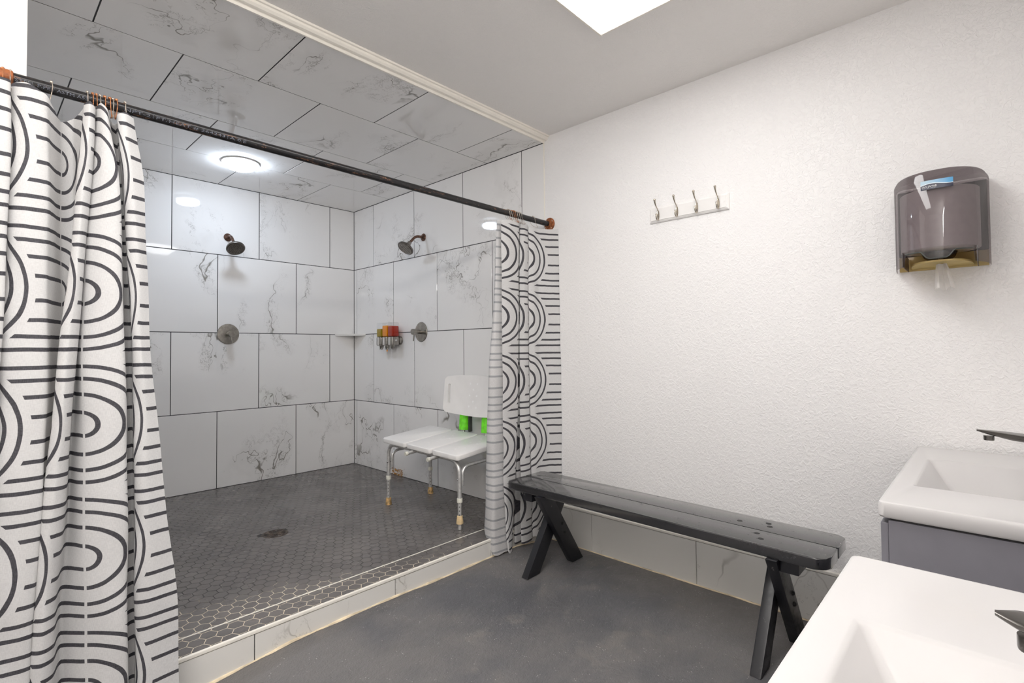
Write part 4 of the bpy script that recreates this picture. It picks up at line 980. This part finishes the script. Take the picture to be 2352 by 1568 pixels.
def sticker_text(body, size, ya, yb2, z):
    me = text_mesh(body, size); xs = [v.co.x for v in me.vertices]; mn, mx = min(xs), max(xs)
    bm = bmesh.new(); bm.from_mesh(me)
    for v in bm.verts:
        f_ = (v.co.x-mn)/(mx-mn); v.co = on_front(ya+(yb2-ya)*f_, z+v.co.y, 0.0019)
    return bm
bm = sticker_text('SAN JAMAR', 0.0085, LY0-0.003, LY0-0.044, 1.5975)
me2 = bpy.data.meshes.new('tmp'); b2 = sticker_text('SMART . SAFE . SANITARY', 0.003, LY0-0.004, LY0-0.042, 1.5940); b2.to_mesh(me2); b2.free(); bm.from_mesh(me2)
lt = new('lettering', bm, M['white_print'], t); tag(lt, 'white lettering on the sticker')
# the paper roll inside, its tail hanging out
t2 = thing('paper_towel_roll', 'white centre-pull paper roll inside the smoke grey dispenser, tail hanging out', 'paper roll', (-0.124, YT, 1.36))
new('roll', lathe(bmesh.new(), [(0.028, 0.0), (0.108, 0.0), (0.110, 0.002), (0.110, 0.205), (0.108, 0.207), (0.028, 0.207), (0.028, 0.0)], (-0.124, YT, 1.392), n=48), M['paper'], t2, smooth=True)
bm = bmesh.new(); g = []
for j in range(10):
    f_ = j/9; z = 1.392-0.137*f_; wd = 0.014+0.052*max(0, (f_-0.22))**0.55 if f_ > 0.22 else 0.014-0.002*f_
    row = []
    for i in range(9):
        s_ = i/8-0.5
        row.append(bm.verts.new((-0.115+0.011*math.sin(s_*11+f_*2)*(0.5+f_)-0.012*f_, YT+0.002-0.014*f_-s_*wd, z+0.006*math.sin(i*1.3)*f_*f_)))
    g.append(row)
for a, b in zip(g, g[1:]):
    for i in range(8): bm.faces.new((a[i], a[i+1], b[i+1], b[i]))
r = bmesh.ops.solidify(bm, geom=list(bm.faces), thickness=0.0015)
new('tail', bm, M['paper'], t2, smooth=True)

# ---------------------------------------------------------------- vanities with basins
def vanity(x0, x1, yf, label, drop=0.0):
    ZT = 0.675; yb2 = YB+0.002
    t = thing('vanity', label, 'vanity', ((x0+x1)/2, (yf+yb2)/2, FZ), 'basin vanities')
    bx0, bx1 = x0+0.012, x1-0.012; by1 = yf-0.020
    for a, b in ((bx0, bx0+0.016), (bx1-0.016, bx1)): new('side_panel', B(a, b, yb2, by1, FZ+0.07, 0.630, 0.001), M['cabinet'], t)
    new('bottom_panel', B(bx0+0.0165, bx1-0.0165, yb2, by1, FZ+0.07, FZ+0.086), M['cabinet'], t)
    new('back_panel', B(bx0+0.0165, bx1-0.0165, yb2, yb2+0.008, FZ+0.0865, 0.62), M['cabinet'], t)
    new('front_rail', B(bx0+0.0165, bx1-0.0165, by1-0.016, by1, 0.56, 0.630), M['cabinet'], t)
    new('plinth', B(bx0+0.02, bx1-0.02, yb2+0.01, by1-0.05, FZ+0.003, FZ+0.0695), M['cabinet_gap'], t)
    for a, b in ((bx0+0.004, bx0+0.018), (bx1-0.018, bx1-0.004)): new('shadow_strip', B(a, b, yb2, by1-0.003, 0.6302, 0.6368), M['cabinet_gap'], t)
    new('shadow_strip', B(bx0+0.0185, bx1-0.0185, by1-0.016, by1-0.003, 0.6302, 0.6368), M['cabinet_gap'], t)
    xm = (bx0+bx1)/2
    for a, b, hx in ((bx0+0.003, xm-0.0015, xm-0.03), (xm+0.0015, bx1-0.003, xm+0.03)):
        d = new('door', B(a, b, by1+0.0005, by1+0.016, FZ+0.075, 0.622, 0.002), M['cabinet'], t)
        new('handle', tube(bmesh.new(), smooth_path([(hx, by1+0.016, 0.50), (hx, by1+0.034, 0.50), (hx, by1+0.034, 0.58), (hx, by1+0.016, 0.58)], 0.008, 3), 0.004, 8), M['nickel'], d, smooth=True)
    # ceramic top with a sunken rectangular basin
    bm = bmesh.new()
    ix0, ix1, iy1, iy0 = x0+0.235, x1-0.262, yf-0.052, yb2+0.115
    def rect(a, b, c, d, z, r=0.0, n=4):
        vs = []
        for cx_, cy_, a0 in ((b-r, d-r, 0), (a+r, d-r, 90), (a+r, c+r, 180), (b-r, c+r, 270)):
            for k in range(n+1):
                an = math.radians(a0+90*k/n); vs.append(bm.verts.new((cx_+r*math.cos(an), cy_+r*math.sin(an), z)))
        return vs
    loops_ = [rect(x0+0.004, x1-0.004, yb2+0.001, yf-0.004, 0.637, 0.012), rect(x0, x1, yb2, yf, 0.642, 0.014), rect(x0, x1, yb2, yf, ZT-0.006, 0.014),
              rect(x0+0.0018, x1-0.0018, yb2+0.0018, yf-0.0018, ZT-0.0018, 0.013), rect(x0+0.006, x1-0.006, yb2+0.006, yf-0.006, ZT, 0.011),
              rect(x0+0.010, x1-0.010, yb2+0.010, yf-0.010, ZT, 0.010), rect(ix0-0.006, ix1+0.006, iy0-0.006, iy1+0.006, ZT, 0.012),
              rect(ix0, ix1, iy0, iy1, ZT-0.0008, 0.012), rect(ix0+0.003, ix1-0.003, iy0+0.003, iy1-0.003, ZT-0.0045, 0.012), rect(ix0+0.006, ix1-0.008, iy0+0.005, iy1-0.008, ZT-0.011, 0.012),
              rect(ix0+0.053, ix1-0.083, iy0+0.028, iy1-0.070, ZT-0.098, 0.02), rect(ix0+0.056, ix1-0.086, iy0+0.031, iy1-0.073, ZT-0.102, 0.02), rect(ix0+0.064, ix1-0.094, iy0+0.039, iy1-0.081, ZT-0.105, 0.02)]
    for A, Bq in zip(loops_, loops_[1:]):
        n = len(A)
        for i in range(n): bm.faces.new((A[i], A[(i+1) % n], Bq[(i+1) % n], Bq[i]))
    bm.faces.new(loops_[-1]); 
    tp = new('basin_top', bm, M['ceramic'], t, smooth=True)
    cxx, cyy = (ix0+ix1)/2-0.015, (iy0+iy1)/2
    new('drain_ring', lathe(bmesh.new(), [(0.0, 0.0005), (0.022, 0.0005), (0.022, 0.003), (0.016, 0.004), (0.0, 0.002)], (cxx, cyy, ZT-0.106), n=24), M['gun'], tp, smooth=True)
    return (x0+x1)/2
def faucet(cx, ybase, ytip, label, k_=1.0):
    ZT = 0.6725
    t = thing('faucet', label, 'faucet', (cx, ybase, ZT), 'gunmetal basin faucets')
    new('body', lathe(bmesh.new(), [(0, 0.0), (0.030, 0.0), (0.030, 0.004), (0.024, 0.008), (0.0215, 0.03), (0.021, 0.085), (0.023, 0.115), (0.020, 0.124), (0, 0.126)], (cx, ybase, ZT), n=28), M['gun'], t, smooth=True)
    bm = bmesh.new(); secs = []; N = 16
    for i in range(N+1):
        f_ = i/N; y = ytip+(ybase+0.012-ytip)*f_
        hw = 0.003+0.031*k_*min(1, (f_/0.40))**0.60 if f_ < 0.40 else 0.003+0.031*k_-0.012*(f_-0.40)/0.60
        th = 0.003+0.017*min(1, f_/0.30)**0.8
        zt_ = ZT+0.136-0.004*f_-0.024*f_*f_
        sec = []
        for k in range(12):
            a = 2*PI*k/12; c, s = math.cos(a), math.sin(a)
            sec.append(bm.verts.new((cx+hw*(abs(c)**0.8)*(1 if c > 0 else -1), y, zt_ + (0.0015*s if s > 0 else th*s))))
        secs.append(sec)
    for a, b in zip(secs, secs[1:]):
        for k in range(12): bm.faces.new((a[k], a[(k+1) % 12], b[(k+1) % 12], b[k]))
    bm.faces.new(secs[0]); bm.faces.new(secs[-1])
    new('spout', bm, M['gun'], t, smooth=True)
    new('aerator', lathe(bmesh.new(), [(0, 0.0), (0.0115, 0.0), (0.012, 0.002), (0.012, 0.013), (0, 0.013)], (cx, ytip-0.026, ZT+0.109), n=20), M['gun'], t, smooth=True)
    new('lever', tube(bmesh.new(), [(cx-0.018, ybase+0.004, ZT+0.07), (cx-0.035, ybase+0.03, ZT+0.078), (cx-0.040, ybase+0.155, ZT+0.094)], [0.006, 0.005, 0.004], 10), M['gun'], t, smooth=True)
vanity(-0.966, -0.030, -4.170, 'far vanity with white basin and grey cabinet beside the white wall')
vanity(-2.302, -1.381, -4.188, 'near vanity with white basin, closest to the camera')
faucet(-0.485, -4.600, -4.346, 'dark metal faucet on the far vanity beside the white wall')
faucet(-1.845, -4.615, -4.381, 'dark metal faucet on the near vanity, closest to the camera', 1.35)
